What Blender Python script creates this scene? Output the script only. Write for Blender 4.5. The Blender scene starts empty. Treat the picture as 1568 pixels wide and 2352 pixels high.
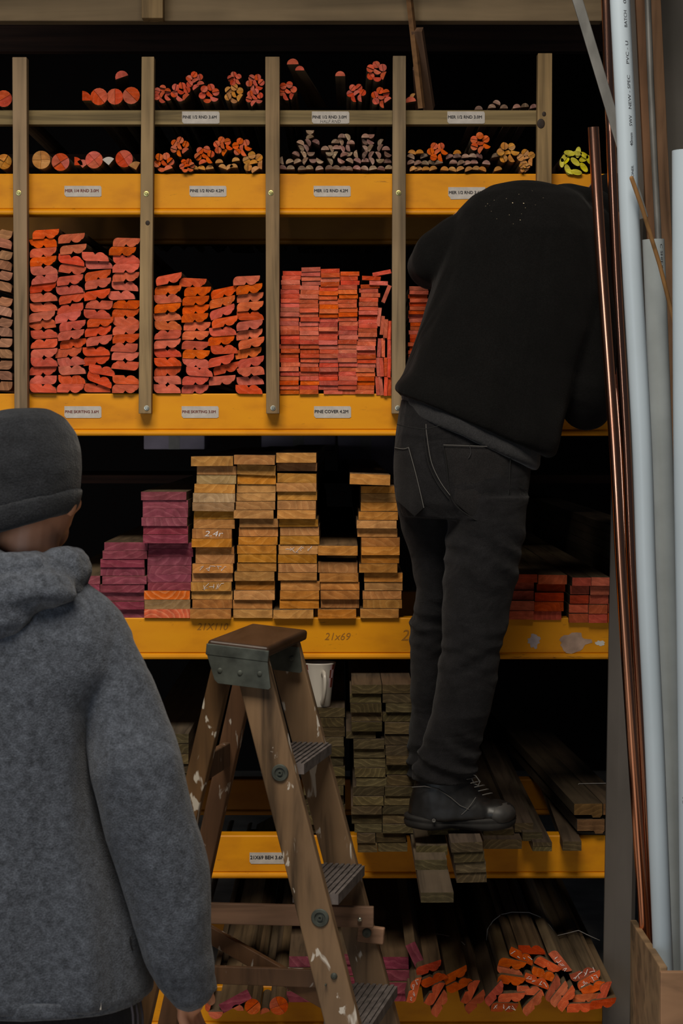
import bpy, bmesh, math, random
from mathutils import Vector, Matrix, noise
random.seed(7)
R = math.radians
S = bpy.context.scene
C = S.collection
# ------------------------------------------------------------------ camera, world, lights, exposure
FPX, CX, CY, CAMZ, CD = 4762.0, 784.0, 985.0, 1.6, 5.0
cam = bpy.data.cameras.new('camera'); camo = bpy.data.objects.new('camera', cam); C.objects.link(camo)
camo.location = (0, -CD, CAMZ); camo.rotation_euler = (R(90), 0, 0)
cam.sensor_fit = 'VERTICAL'; cam.sensor_height = 36.0; cam.lens = 36.0*FPX/2352
cam.shift_y = -(1176-CY)/2352.0
cam.dof.use_dof = True; cam.dof.focus_distance = 4.95; cam.dof.aperture_fstop = 11
S.camera = camo
S.view_settings.view_transform = 'Standard'; S.view_settings.look = 'None'
S.view_settings.exposure = 0.1; S.view_settings.gamma = 1.0; S.view_settings.use_curve_mapping = False
w = bpy.data.worlds.new('world'); S.world = w; w.use_nodes = True
w.node_tree.nodes['Background'].inputs[0].default_value = (.62, .75, 1, 1)
w.node_tree.nodes['Background'].inputs[1].default_value = 0.028
def area(name, loc, target, sx, sy, power, col):
    l = bpy.data.lights.new(name, 'AREA'); l.shape = 'RECTANGLE'; l.size = sx; l.size_y = sy
    l.energy = power; l.color = col
    o = bpy.data.objects.new(name, l); C.objects.link(o); o.location = loc
    o.rotation_euler = (Vector(target)-Vector(loc)).to_track_quat('-Z', 'Y').to_euler(); return o
area('daylight_opening', (-.5, -3.1, 4.6), (-.05, -.3, .9), 2.4, 1.4, 165, (1.0, .90, .76))
area('door_daylight', (-2.6, -7.0, 1.3), (.2, -.5, 1.6), 2.8, 2.4, 62, (.80, .90, 1.0))

# ------------------------------------------------------------------ helpers
def P(px, py, Y=0.0):
    d = (CD+Y)/FPX
    return Vector(((px-CX)*d, Y, CAMZ-(py-CY)*d))
def K(Y=0.0): return (CD+Y)/FPX
ORD = ['', 'first', 'second', 'third', 'fourth', 'fifth', 'sixth', 'seventh', 'eighth', 'ninth', 'tenth', 'eleventh', 'twelfth', 'thirteenth',
       'fourteenth', 'fifteenth', 'sixteenth', 'seventeenth', 'eighteenth', 'nineteenth', 'twentieth', 'twenty-first', 'twenty-second', 'twenty-third',
       'twenty-fourth', 'twenty-fifth', 'twenty-sixth', 'twenty-seventh', 'twenty-eighth', 'twenty-ninth', 'thirtieth', 'thirty-first', 'thirty-second']
def fromtop(i, n):
    if i == 1: return 'topmost'
    if i == n: return 'lowest'
    return ORD[i]+' from top'
def tag(o, label=None, cat=None, group=None, kind=None):
    if label: o['label'] = label
    if cat: o['category'] = cat
    if group: o['group'] = group
    if kind: o['kind'] = kind
    return o
def new(name, me, parent=None, loc=None, rot=None):
    o = bpy.data.objects.new(name, me); C.objects.link(o)
    if parent: o.parent = parent
    if loc is not None: o.location = loc
    if rot is not None: o.rotation_euler = rot
    return o
def empty(name, loc=(0, 0, 0), rot=(0, 0, 0)):
    o = bpy.data.objects.new(name, None); C.objects.link(o); o.location = loc; o.rotation_euler = rot
    o.empty_display_size = .05; return o
def mesh(name, bm, mats, smooth=False):
    bmesh.ops.recalc_face_normals(bm, faces=bm.faces)
    me = bpy.data.meshes.new(name); bm.to_mesh(me); bm.free()
    for m in (mats if isinstance(mats, (list, tuple)) else [mats]): me.materials.append(m)
    if smooth:
        for p in me.polygons: p.use_smooth = True
    return me
def prism(prof, L, mats, name='timber', back=False):
    """profile (x,z) extruded from y=0 (front end, material 1) to y=L"""
    bm = bmesh.new()
    a = [bm.verts.new((x, 0, z)) for x, z in prof]; b = [bm.verts.new((x, L, z)) for x, z in prof]
    f = bm.faces.new(a); f.material_index = 1
    g = bm.faces.new(list(reversed(b))); g.material_index = 1
    n = len(prof)
    for i in range(n): bm.faces.new((a[i], b[i], b[(i+1) % n], a[(i+1) % n]))
    return mesh(name, bm, mats)
def box(bm, lo, hi, mi=0):
    x0, y0, z0 = lo; x1, y1, z1 = hi
    v = [bm.verts.new(p) for p in ((x0, y0, z0), (x1, y0, z0), (x1, y1, z0), (x0, y1, z0), (x0, y0, z1), (x1, y0, z1), (x1, y1, z1), (x0, y1, z1))]
    for q in ((0, 1, 2, 3), (7, 6, 5, 4), (0, 4, 5, 1), (1, 5, 6, 2), (2, 6, 7, 3), (3, 7, 4, 0)):
        f = bm.faces.new([v[i] for i in q]); f.material_index = mi
def obox(bm, p0, p1, side, w, t, mi=0):
    """bar from p0 to p1; w across `side` direction, t across the third"""
    p0 = Vector(p0); p1 = Vector(p1); ax = (p1-p0).normalized(); s = Vector(side); s = (s-ax*s.dot(ax)).normalized(); u = ax.cross(s)
    v = []
    for p in (p0, p1):
        for a, b in ((-1, -1), (1, -1), (1, 1), (-1, 1)): v.append(bm.verts.new(p+s*(a*w/2)+u*(b*t/2)))
    for q in ((3, 2, 1, 0), (4, 5, 6, 7), (0, 1, 5, 4), (1, 2, 6, 5), (2, 3, 7, 6), (3, 0, 4, 7)):
        f = bm.faces.new([v[i] for i in q]); f.material_index = mi
def bevel(o, wd=.002, seg=2):
    m = o.modifiers.new('bevel', 'BEVEL'); m.width = wd; m.segments = seg; m.limit_method = 'ANGLE'; m.angle_limit = R(35)
    return o
def loft(bm, rings, caps=True, mi=0):
    vs = [[bm.verts.new(p) for p in r] for r in rings]; n = len(vs[0])
    for a, b in zip(vs, vs[1:]):
        for i in range(n): f = bm.faces.new((a[i], a[(i+1) % n], b[(i+1) % n], b[i])); f.material_index = mi
    if caps:
        f = bm.faces.new(list(reversed(vs[0]))); f.material_index = mi
        f = bm.faces.new(vs[-1]); f.material_index = mi
def tube(bm, pts, n=14, mi=0, dome=True, flat=1.0):
    """pts: [(Vector, radius)...] smooth-sided limb with rounded ends"""
    ps = [Vector(p) for p, r in pts]; rs = [r for p, r in pts]
    if dome:
        d0 = (ps[0]-ps[1]).normalized(); d1 = (ps[-1]-ps[-2]).normalized()
        r0, r1 = rs[0], rs[-1]
        pre = [(ps[0]+d0*r0*math.sin(a), r0*math.cos(a)) for a in (R(82), R(55), R(28))]
        post = [(ps[-1]+d1*r1*math.sin(a), r1*math.cos(a)) for a in (R(28), R(55), R(82))]
        ps = [p for p, r in pre]+ps+[p for p, r in post]; rs = [r for p, r in pre]+rs+[r for p, r in post]
    t = (ps[1]-ps[0]).normalized(); ref = Vector((0, 0, 1)) if abs(t.z) < .9 else Vector((0, 1, 0))
    s = t.cross(ref).normalized(); rings = []
    for i, p in enumerate(ps):
        a = ps[max(i-1, 0)]; b = ps[min(i+1, len(ps)-1)]; t = (b-a).normalized()
        s = (s-t*s.dot(t)).normalized(); u = t.cross(s)
        rings.append([p+s*(rs[i]*math.cos(2*math.pi*k/n))+u*(rs[i]*flat*math.sin(2*math.pi*k/n)) for k in range(n)])
    loft(bm, rings, True, mi)
def ell(bm, c, r, rot=None, n=20, m=12):
    M = Matrix.Translation(Vector(c)) @ ((rot.to_matrix().to_4x4() if rot else Matrix.Identity(4))) @ Matrix.Diagonal((r[0], r[1], r[2], 1))
    bmesh.ops.create_uvsphere(bm, u_segments=n, v_segments=m, radius=1, matrix=M)
def lathe(bm, prof, n=24, mi=0, M=None):
    rings = [[Vector((r*math.cos(2*math.pi*k/n), r*math.sin(2*math.pi*k/n), z)) for k in range(n)] for r, z in prof]
    if M: rings = [[M @ v for v in r] for r in rings]
    loft(bm, rings, True, mi)
def ringpx(l, r, Y, ry, n=28, e=1.0):
    a = P(l[0], l[1], Y); b = P(r[0], r[1], Y); c = (a+b)/2; u = (b-a)/2; out = []
    for k in range(n):
        t = 2*math.pi*k/n; ct, st = math.cos(t), math.sin(t)
        out.append(c+u*(math.copysign(abs(ct)**e, ct))+Vector((0, ry*math.copysign(abs(st)**e, st), 0)))
    return out
def cloth(o, vox, sm=6, disp=0.0, scale=.15, tex=None):
    m = o.modifiers.new('remesh', 'REMESH'); m.mode = 'VOXEL'; m.voxel_size = vox; m.use_smooth_shade = True
    s = o.modifiers.new('smooth', 'SMOOTH'); s.iterations = sm; s.factor = .5
    if disp:
        t = bpy.data.textures.new('folds', 'CLOUDS'); t.noise_scale = scale; t.noise_depth = 2
        d = o.modifiers.new('folds', 'DISPLACE'); d.texture = t; d.strength = disp; d.mid_level = .5
        d.texture_coords = 'LOCAL'
    return o
def text_mesh(s, width, mat, bold=0.0, shear=0.0, height=None):
    cu = bpy.data.curves.new('lettering', 'FONT'); cu.body = s; cu.size = 1; cu.shear = shear; cu.resolution_u = 3
    o = bpy.data.objects.new('lettering', cu); C.objects.link(o)
    dg = bpy.context.evaluated_depsgraph_get()
    me = bpy.data.meshes.new_from_object(o.evaluated_get(dg)); bpy.data.objects.remove(o)
    xs = [v.co.x for v in me.vertices]; ys = [v.co.y for v in me.vertices]
    k = width/(max(xs)-min(xs)); ky = k if height is None else height/(max(ys)-min(ys))
    for v in me.vertices: v.co = Vector(((v.co.x-min(xs))*k, (v.co.y-min(ys))*ky, 0))
    if bold:
        b0 = bmesh.new(); b0.from_mesh(me); base_ = [v for v in b0.verts]; geo = list(b0.verts)+list(b0.edges)+list(b0.faces); hh = (max(ys)-min(ys))*ky
        for dx, dy, dz in ((bold*.9, 0, .00004), (-bold*.9, 0, .00008), (0, bold*.8, .00012), (0, -bold*.8, .00016)):
            r_ = bmesh.ops.duplicate(b0, geom=geo); vv = [v for v in r_['geom'] if isinstance(v, bmesh.types.BMVert)]
            bmesh.ops.translate(b0, verts=vv, vec=(dx*hh*1.6, dy*hh*1.6, dz))
        b0.to_mesh(me); b0.free()
    me.materials.clear(); me.materials.append(mat); return me

# ------------------------------------------------------------------ materials
def base(name, rough=.7, metal=0.0, spec=.3):
    m = bpy.data.materials.new(name); m.use_nodes = True; nt = m.node_tree; b = nt.nodes['Principled BSDF']
    b.inputs['Roughness'].default_value = rough; b.inputs['Metallic'].default_value = metal
    b.inputs['Specular IOR Level'].default_value = spec; return m, nt, b
def N(nt, t, **k):
    n = nt.nodes.new(t)
    for a, v in k.items():
        if a.startswith('i_'): n.inputs[int(a[2:]) if a[2:].isdigit() else a[2:].replace('_', ' ')].default_value = v
        else: setattr(n, a, v)
    return n
def L(nt, a, b): nt.links.new(a, b)
def coords(nt, scale=(1, 1, 1), rnd=True):
    tc = N(nt, 'ShaderNodeTexCoord'); mp = N(nt, 'ShaderNodeMapping'); mp.inputs['Scale'].default_value = scale
    L(nt, tc.outputs['Object'], mp.inputs['Vector'])
    if rnd:
        oi = N(nt, 'ShaderNodeObjectInfo'); m1 = N(nt, 'ShaderNodeMath', operation='MULTIPLY', i_1=37.0); L(nt, oi.outputs['Random'], m1.inputs[0])
        m2 = N(nt, 'ShaderNodeMath', operation='MULTIPLY', i_1=91.0); L(nt, oi.outputs['Random'], m2.inputs[0])
        cb = N(nt, 'ShaderNodeCombineXYZ'); L(nt, m1.outputs[0], cb.inputs[0]); L(nt, m1.outputs[0], cb.inputs[1]); L(nt, m2.outputs[0], cb.inputs[2])
        ad = N(nt, 'ShaderNodeVectorMath', operation='ADD'); L(nt, mp.outputs[0], ad.inputs[0]); L(nt, cb.outputs[0], ad.inputs[1]); return ad.outputs[0]
    return mp.outputs[0]
def ramp(nt, fac, stops):
    r = N(nt, 'ShaderNodeValToRGB'); e = r.color_ramp.elements
    while len(e) < len(stops): e.new(.5)
    for i, (p, c) in enumerate(stops): e[i].position = p; e[i].color = (*c, 1) if len(c) == 3 else c
    L(nt, fac, r.inputs[0]); return r.outputs[0]
def mixc(nt, fac, a, b, mode='MIX'):
    m = N(nt, 'ShaderNodeMix', data_type='RGBA', blend_type=mode)
    for s, v in ((0, fac), (6, a), (7, b)):
        if hasattr(v, 'links'): L(nt, v, m.inputs[s])
        else: m.inputs[s].default_value = v if s == 0 else (*v, 1)
    return m.outputs[2]
def vary(nt, col, hue=.02, val=.35, sat=.15):
    oi = N(nt, 'ShaderNodeObjectInfo'); h = N(nt, 'ShaderNodeHueSaturation')
    def rg(mult, lo, hi):
        a = N(nt, 'ShaderNodeMath', operation='MULTIPLY', i_1=mult); L(nt, oi.outputs['Random'], a.inputs[0])
        f = N(nt, 'ShaderNodeMath', operation='FRACT'); L(nt, a.outputs[0], f.inputs[0])
        m = N(nt, 'ShaderNodeMapRange'); m.inputs[3].default_value = lo; m.inputs[4].default_value = hi; L(nt, f.outputs[0], m.inputs[0]); return m.outputs[0]
    L(nt, rg(13.7, .5-hue, .5+hue), h.inputs['Hue']); L(nt, rg(29.3, 1-sat, 1+sat), h.inputs['Saturation']); L(nt, rg(51.1, 1-val, 1+val*.6), h.inputs['Value'])
    L(nt, col, h.inputs['Color']); return h.outputs[0]
def bump(nt, b, h, strength=.3, dist=.002):
    n = N(nt, 'ShaderNodeBump'); n.inputs['Strength'].default_value = strength; n.inputs['Distance'].default_value = dist
    L(nt, h, n.inputs['Height']); L(nt, n.outputs[0], b.inputs['Normal'])
def scl(c, k): return tuple(x*k for x in c)
def wood(name, col, stretch=(60, 2.5, 60), rough=.75, dark=.5, val=.25, stain=None, rnd=True):
    m, nt, b = base(name, rough); v = coords(nt, stretch, rnd)
    n1 = N(nt, 'ShaderNodeTexNoise'); n1.inputs['Scale'].default_value = 1.0; n1.inputs['Detail'].default_value = 5; n1.inputs['Distortion'].default_value = .6; L(nt, v, n1.inputs[0])
    c = ramp(nt, n1.outputs[0], [(.3, scl(col, dark)), (.5, col), (.72, scl(col, 1.25))])
    n2 = N(nt, 'ShaderNodeTexNoise'); n2.inputs['Scale'].default_value = 5; n2.inputs['Detail'].default_value = 3; L(nt, coords(nt, (1, 1, 1), rnd), n2.inputs[0])
    c = mixc(nt, .5, c, ramp(nt, n2.outputs[0], [(.3, (.55, .53, .5)), (.6, (1.1, 1.08, 1.05))]), 'MULTIPLY')
    if stain:
        thr, sc, colr = stain
        n3 = N(nt, 'ShaderNodeTexNoise'); n3.inputs['Scale'].default_value = sc; n3.inputs['Detail'].default_value = 4; n3.inputs['Distortion'].default_value = 1.2; L(nt, coords(nt, (1, 1, .35), rnd), n3.inputs[0])
        c = mixc(nt, ramp(nt, n3.outputs[0], [(thr, (0, 0, 0)), (thr+.025, (1, 1, 1))]), c, colr)
    L(nt, vary(nt, c, .008, val, .1), b.inputs['Base Color']); bump(nt, b, n1.outputs[0], .35, .0015); return m
def endgrain(name, col, light=None, rings=1.0, hue=.015, val=.3, speck=.0):
    m, nt, b = base(name, .85, 0, .15); v = coords(nt, (1, 0.0, 1))
    light = light or scl(col, 1.35)
    w_ = N(nt, 'ShaderNodeTexWave', wave_type='RINGS', rings_direction='SPHERICAL', wave_profile='SAW'); w_.inputs['Scale'].default_value = 26*rings
    w_.inputs['Distortion'].default_value = 7; w_.inputs['Detail'].default_value = 2; w_.inputs['Detail Scale'].default_value = .8
    md = N(nt, 'ShaderNodeVectorMath', operation='FRACTION'); sc = N(nt, 'ShaderNodeVectorMath', operation='SCALE'); 
    # ring centre somewhere near the end face, different for every stick
    tc = N(nt, 'ShaderNodeTexCoord'); oi = N(nt, 'ShaderNodeObjectInfo')
    cb = N(nt, 'ShaderNodeCombineXYZ')
    for i, k in ((0, 17.3), (2, 43.1)):
        amp_ = .10 if i == 0 else .34
        a = N(nt, 'ShaderNodeMath', operation='MULTIPLY', i_1=k); L(nt, oi.outputs['Random'], a.inputs[0])
        f = N(nt, 'ShaderNodeMath', operation='FRACT'); L(nt, a.outputs[0], f.inputs[0])
        g = N(nt, 'ShaderNodeMath', operation='MULTIPLY_ADD', i_1=amp_, i_2=-amp_/2); L(nt, f.outputs[0], g.inputs[0]); L(nt, g.outputs[0], cb.inputs[i])
    ad = N(nt, 'ShaderNodeVectorMath', operation='ADD'); L(nt, tc.outputs['Object'], ad.inputs[0]); L(nt, cb.outputs[0], ad.inputs[1])
    ml = N(nt, 'ShaderNodeVectorMath', operation='MULTIPLY'); L(nt, ad.outputs[0], ml.inputs[0]); ml.inputs[1].default_value = (1, 0, 1)
    L(nt, ml.outputs[0], w_.inputs[0])
    c = ramp(nt, w_.outputs[1], [(0, scl(col, .9)), (.6, col), (1, light)])
    n2 = N(nt, 'ShaderNodeTexNoise'); n2.inputs['Scale'].default_value = 45; n2.inputs['Detail'].default_value = 5; L(nt, v, n2.inputs[0])
    c = mixc(nt, .75, c, ramp(nt, n2.outputs[0], [(.3, (.58, .55, .52)), (.62, (1.15, 1.15, 1.15))]), 'MULTIPLY')
    n3 = N(nt, 'ShaderNodeTexNoise'); n3.inputs['Scale'].default_value = 420; n3.inputs['Detail'].default_value = 2; L(nt, v, n3.inputs[0])
    c = mixc(nt, ramp(nt, n3.outputs[0], [(.66, (0, 0, 0)), (.74, (speck, speck, speck))]), c, (.75, .55, .35))
    L(nt, vary(nt, c, hue, val, .08), b.inputs['Base Color']); bump(nt, b, n3.outputs[0], .8, .0008); return m
def plain(name, col, rough=.6, metal=0, spec=.3, nscale=None, namt=.3, bstr=0, scale=(1, 1, 1)):
    m, nt, b = base(name, rough, metal, spec); b.inputs['Base Color'].default_value = (*col, 1)
    if nscale:
        n = N(nt, 'ShaderNodeTexNoise'); n.inputs['Scale'].default_value = nscale; n.inputs['Detail'].default_value = 5; L(nt, coords(nt, scale, False), n.inputs[0])
        L(nt, ramp(nt, n.outputs[0], [(.3, scl(col, 1-namt)), (.7, scl(col, 1+namt))]), b.inputs['Base Color'])
        if bstr: bump(nt, b, n.outputs[0], bstr, .002)
    return m
def fabric(name, col, fine=260, mott=22, amt=.35, bstr=.6, rough=.95, fold=None, speckle=None, sheen=.15):
    m, nt, b = base(name, rough, 0, .1); v = coords(nt, (1, 1, 1), False)
    n1 = N(nt, 'ShaderNodeTexNoise'); n1.inputs['Scale'].default_value = fine; n1.inputs['Detail'].default_value = 3; L(nt, v, n1.inputs[0])
    n2 = N(nt, 'ShaderNodeTexNoise'); n2.inputs['Scale'].default_value = mott; n2.inputs['Detail'].default_value = 6; n2.inputs['Roughness'].default_value = .7; L(nt, v, n2.inputs[0])
    c = ramp(nt, n2.outputs[0], [(.3, scl(col, 1-amt)), (.7, scl(col, 1+amt))])
    c = mixc(nt, .8, c, ramp(nt, n1.outputs[0], [(.3, (.6, .6, .6)), (.7, (1.35, 1.35, 1.35))]), 'MULTIPLY')
    if speckle:
        cx, cz, rr = speckle
        tc = N(nt, 'ShaderNodeTexCoord'); vo = N(nt, 'ShaderNodeTexVoronoi'); vo.inputs['Scale'].default_value = 110; L(nt, tc.outputs['Object'], vo.inputs[0])
        d = N(nt, 'ShaderNodeVectorMath', operation='DISTANCE'); d.inputs[1].default_value = (cx, -.3, cz)
        ml = N(nt, 'ShaderNodeVectorMath', operation='MULTIPLY_ADD'); ml.inputs[1].default_value = (1, 0, 1.6); ml.inputs[2].default_value = (0, -.3, -cz*.6); L(nt, tc.outputs['Object'], ml.inputs[0]); L(nt, ml.outputs[0], d.inputs[0])
        near = ramp(nt, d.outputs[1], [(rr*.3, (1, 1, 1)), (rr, (0, 0, 0))])
        dot = ramp(nt, vo.outputs['Distance'], [(.10, (1, 1, 1)), (.14, (0, 0, 0))])
        sel = N(nt, 'ShaderNodeSeparateColor'); L(nt, vo.outputs['Color'], sel.inputs[0]); s2 = ramp(nt, sel.outputs[0], [(.45, (0, 0, 0)), (.5, (1, 1, 1))])
        c = mixc(nt, mixc(nt, 1.0, mixc(nt, 1.0, near, dot, 'MULTIPLY'), s2, 'MULTIPLY'), c, (.55, .45, .3))
    L(nt, c, b.inputs['Base Color']); b.inputs['Sheen Weight'].default_value = sheen
    b1 = N(nt, 'ShaderNodeBump'); b1.inputs['Strength'].default_value = bstr; b1.inputs['Distance'].default_value = .002; L(nt, n1.outputs[0], b1.inputs['Height'])
    if fold:
        sc, dist, st = fold
        w1 = N(nt, 'ShaderNodeTexNoise'); w1.inputs['Scale'].default_value = 1; w1.inputs['Detail'].default_value = 2; w1.inputs['Distortion'].default_value = 1.0; L(nt, coords(nt, sc, False), w1.inputs[0])
        b2 = N(nt, 'ShaderNodeBump'); b2.inputs['Strength'].default_value = st; b2.inputs['Distance'].default_value = dist; L(nt, w1.outputs[0], b2.inputs['Height']); L(nt, b2.outputs[0], b1.inputs['Normal'])
    L(nt, b1.outputs[0], b.inputs['Normal']); return m
def yellow_paint(name, col=(.68, .27, .003)):
    m, nt, b = base(name, .5, 0, .22)
    n = N(nt, 'ShaderNodeTexNoise'); n.inputs['Scale'].default_value = 9; n.inputs['Detail'].default_value = 6; L(nt, coords(nt, (1, 1, 2.2)), n.inputs[0])
    c = ramp(nt, n.outputs[0], [(.25, (col[0]*.78, col[1]*.72, col[2])), (.5, col), (.75, (col[0]*1.05, col[1]*1.1, col[2]))])
    n2 = N(nt, 'ShaderNodeTexNoise'); n2.inputs['Scale'].default_value = 30; n2.inputs['Detail'].default_value = 8; n2.inputs['Roughness'].default_value = .75; n2.inputs['Distortion'].default_value = 1.5; L(nt, coords(nt, (.45, 1, 2.6)), n2.inputs[0])
    c = mixc(nt, ramp(nt, n2.outputs[0], [(.63, (0, 0, 0)), (.68, (.6, .6, .6))]), c, (.10, .045, .01))
    L(nt, c, b.inputs['Base Color']); bump(nt, b, n.outputs[0], .1, .002); return m

M = {}
M['pine'] = wood('pine_side', (.125, .084, .046)); M['tan_side'] = wood('yellow_pine_side', (.20, .12, .058))
M['mer'] = wood('brown_hardwood_side', (.17, .095, .06)); M['treated'] = wood('treated_side', (.088, .063, .041))
M['grey_pine'] = wood('weathered_batten', (.25, .172, .09), (60, 60, 2.5), val=.08)
M['rail'] = wood('rail_timber', (.25, .175, .082), (2.5, 60, 60), val=.08); M['beam_t'] = wood('beam_timber', (.21, .148, .08), (2, 40, 26), val=.05, dark=.62)
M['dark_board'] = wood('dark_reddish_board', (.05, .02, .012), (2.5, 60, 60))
M['meranti'] = wood('brown_moulding_side', (.30, .135, .075)); M['e_meranti'] = endgrain('brown_moulding_end', (.30, .14, .08)); M['e_pink'] = endgrain('salmon_painted_end', (.58, .095, .047), (.60, .115, .065), hue=.005, val=.18, speck=.2); M['e_orange'] = endgrain('orange_painted_end', (.60, .100, .024), (.64, .13, .035), hue=.005, val=.2, speck=.4)
M['e_red'] = endgrain('red_painted_end', (.46, .070, .026), (.52, .088, .036), hue=.006, speck=.2); M['e_purple'] = endgrain('plum_painted_end', (.235, .046, .070), (.30, .075, .10), rings=.8, hue=.006, val=.12)
M['e_bright'] = endgrain('bright_orange_end', (.75, .11, .02), (.85, .25, .1)); M['e_tan'] = endgrain('sawn_pine_end', (.50, .215, .052), (.57, .27, .075), rings=.8, val=.25, hue=.007)
M['e_pale'] = endgrain('pale_sawn_end', (.42, .26, .12), (.47, .31, .16)); M['e_mer'] = endgrain('brown_hardwood_end', (.24, .14, .10), (.36, .24, .18), hue=.03, val=.45)
M['e_green'] = endgrain('green_treated_end', (.070, .052, .024), (.115, .086, .040), rings=1.1, val=.45, hue=.012); M['e_brown2'] = endgrain('brown_board_end', (.14, .072, .03)); M['e_yellow'] = endgrain('yellow_painted_end', (.62, .55, .03), (.7, .62, .08), hue=.005, val=.15)
M['e_cover'] = endgrain('salmon_cover_end', (.56, .092, .046), (.60, .12, .068), hue=.006, val=.28, speck=.4)
M['yellow'] = yellow_paint('yellow_rack_paint'); M['yellow_shaded'] = yellow_paint('shaded_yellow_paint', (.30, .115, .003)); M['ledge'] = plain('rolled_lip', (.62, .27, .006), .35, 0, .4, 20, .25)  # second yellow: same paint darkened, shade of the rear beams put into the colour
M['sticker'] = plain('sticker', (.46, .42, .38), .5, 0, .3, 60, .12); M['ink'] = plain('ink', (.03, .028, .03), .6); M['ink_red'] = plain('faded_ink', (.16, .05, .04), .6)
M['pencil'] = plain('pencil', (.30, .125, .012), .7); M['chalk'] = plain('chalk', (.75, .68, .66), .9)
M['zinc'] = plain('zinc', (.45, .45, .38), .35, .9, .5, 60, .2); M['brass'] = plain('yellow_zinc', (.55, .5, .2), .35, .9)
M['steel'] = plain('galvanised_steel', (.062, .070, .060), .6, .3, .4, 28, .45, .15)
M['ladder'] = wood('worn_ladder_wood', (.195, .118, .055), (30, 30, 3), .6, .3, .1, (.635, 26, (.55, .5, .43)), rnd=False)
M['ladder_dark'] = wood('dark_ladder_wood', (.13, .072, .036), (30, 30, 3), .6, .5, .1, (.65, 24, (.5, .46, .4)), rnd=False)
M['cap'] = wood('worn_ladder_cap', (.05, .026, .016), (26, 5, 26), .42, .5, .05, (.72, 20, (.5, .45, .4)), rnd=False)
M['tread'] = plain('grey_tread', (.105, .09, .085), .9, 0, .2, 40, .35, .5); M['brace'] = wood('new_brace_wood', (.28, .15, .088), (3, 40, 40), rnd=False)
M['knot'] = plain('wood_knot', (.022, .012, .007), .6, 0, .3, 90, .5)
m, nt, b = base('copper', .22, 1.0); n = N(nt, 'ShaderNodeTexNoise'); n.inputs['Scale'].default_value = 6; n.inputs['Detail'].default_value = 5; L(nt, coords(nt, (1, 1, .4), False), n.inputs[0])
L(nt, ramp(nt, n.outputs[0], [(.3, (.70, .27, .15)), (.6, (.95, .47, .30))]), b.inputs['Base Color']); L(nt, ramp(nt, n.outputs[0], [(.3, (.30, .30, .30)), (.7, (.13, .13, .13))]), b.inputs['Roughness'])
n = N(nt, 'ShaderNodeTexNoise'); n.inputs['Scale'].default_value = 25; L(nt, coords(nt, (1, 1, .5), False), n.inputs[0]); bump(nt, b, n.outputs[0], .08, .004)
M['copper'] = m
M['pvc'] = plain('grey_white_plastic', (.40, .475, .54), .38, 0, .4, 5, .05); M['pvc2'] = plain('dusty_white_plastic', (.42, .475, .50), .42, 0, .4, 12, .1)
M['post'] = plain('grey_steel_upright', (.12, .105, .092), .6, .2, .4, 12, .15, .1, (1, 1, .3)); M['galv_bar'] = plain('grey_metal_bar', (.17, .168, .158), .5, .4, .4, 22, .35, .1, (1, 1, .4))
M['ply'] = wood('plywood_bin', (.30, .18, .095), (8, 8, 20), .8); M['dowel'] = wood('dowel', (.36, .18, .06), (30, 30, 3)); M['pole'] = wood('brown_pole', (.20, .11, .055), (40, 40, 3))
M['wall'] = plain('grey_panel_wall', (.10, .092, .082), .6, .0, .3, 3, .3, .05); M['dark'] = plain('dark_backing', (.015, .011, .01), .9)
M['floor'] = plain('concrete', (.52, .47, .41), .85, 0, .3, 8, .25, .2); M['strap'] = plain('grey_strapping', (.34, .32, .3), .6)
M['fleece'] = fabric('grey_fleece', (.064, .073, .091), 330, 75, .5, .9, fold=((7, 7, 3.2), .02, .55)); M['fleece_seam'] = fabric('fleece_seam', (.12, .12, .125))
M['knit'] = fabric('charcoal_knit', (.0165, .0180, .0215), 300, 30, .3, .8, fold=((9, 9, 14), .01, .4)); M['black_knit'] = fabric('black_sweatshirt', (.0032, .0030, .0029), 300, 12, .25, .4, fold=((8, 8, 2.6), .02, .7), speckle=(P(1185, 470, -.4).x, P(1185, 470, -.4).z, .075), sheen=.03)
M['tee'] = fabric('grey_cotton_hem', (.021, .021, .0225), 400, 20, .2, .3); M['denim'] = fabric('black_denim', (.0105, .0100, .0108), 520, 14, .4, .5, fold=((9, 9, 16), .012, .6), sheen=.05)
M['denim_pocket'] = fabric('faded_denim', (.0132, .0122, .0124), 520, 14, .35, .5, sheen=.05); M['thread'] = plain('grey_thread', (.10, .095, .088), .8); M['thread_dark'] = plain('dark_seam', (.008, .008, .008), .9)
M['track'] = fabric('black_track_trousers', (.012, .011, .013), 300, 20, .2, .3); M['stripe'] = plain('trouser_stripe', (.045, .04, .05), .8)
M['boot'] = plain('black_leather', (.0065, .006, .0058), .45, 0, .5, 30, .5, .25); M['boot_toe'] = plain('scuffed_toe_leather', (.030, .028, .026), .55, 0, .4, 22, .7, .2); M['sole'] = plain('scuffed_rubber', (.013, .012, .011), .75, 0, .3, 18, .8, .4)
m, nt, b = base('skin', .5, 0, .4); n = N(nt, 'ShaderNodeTexNoise'); n.inputs['Scale'].default_value = 20; n.inputs['Detail'].default_value = 4; L(nt, coords(nt, (1, 1, 1), False), n.inputs[0])
L(nt, ramp(nt, n.outputs[0], [(.3, (.46, .20, .11)), (.7, (.56, .27, .16))]), b.inputs['Base Color']); b.inputs['Subsurface Weight'].default_value = .08; M['skin'] = m
M['hair'] = plain('dark_hair', (.012, .009, .008), .6); M['mug'] = plain('white_mug', (.46, .43, .38), .25, 0, .5); M['mug_b'] = plain('mug_brown_square', (.18, .045, .03), .3); M['mug_p'] = plain('mug_pink_square', (.5, .36, .4), .3)
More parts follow.
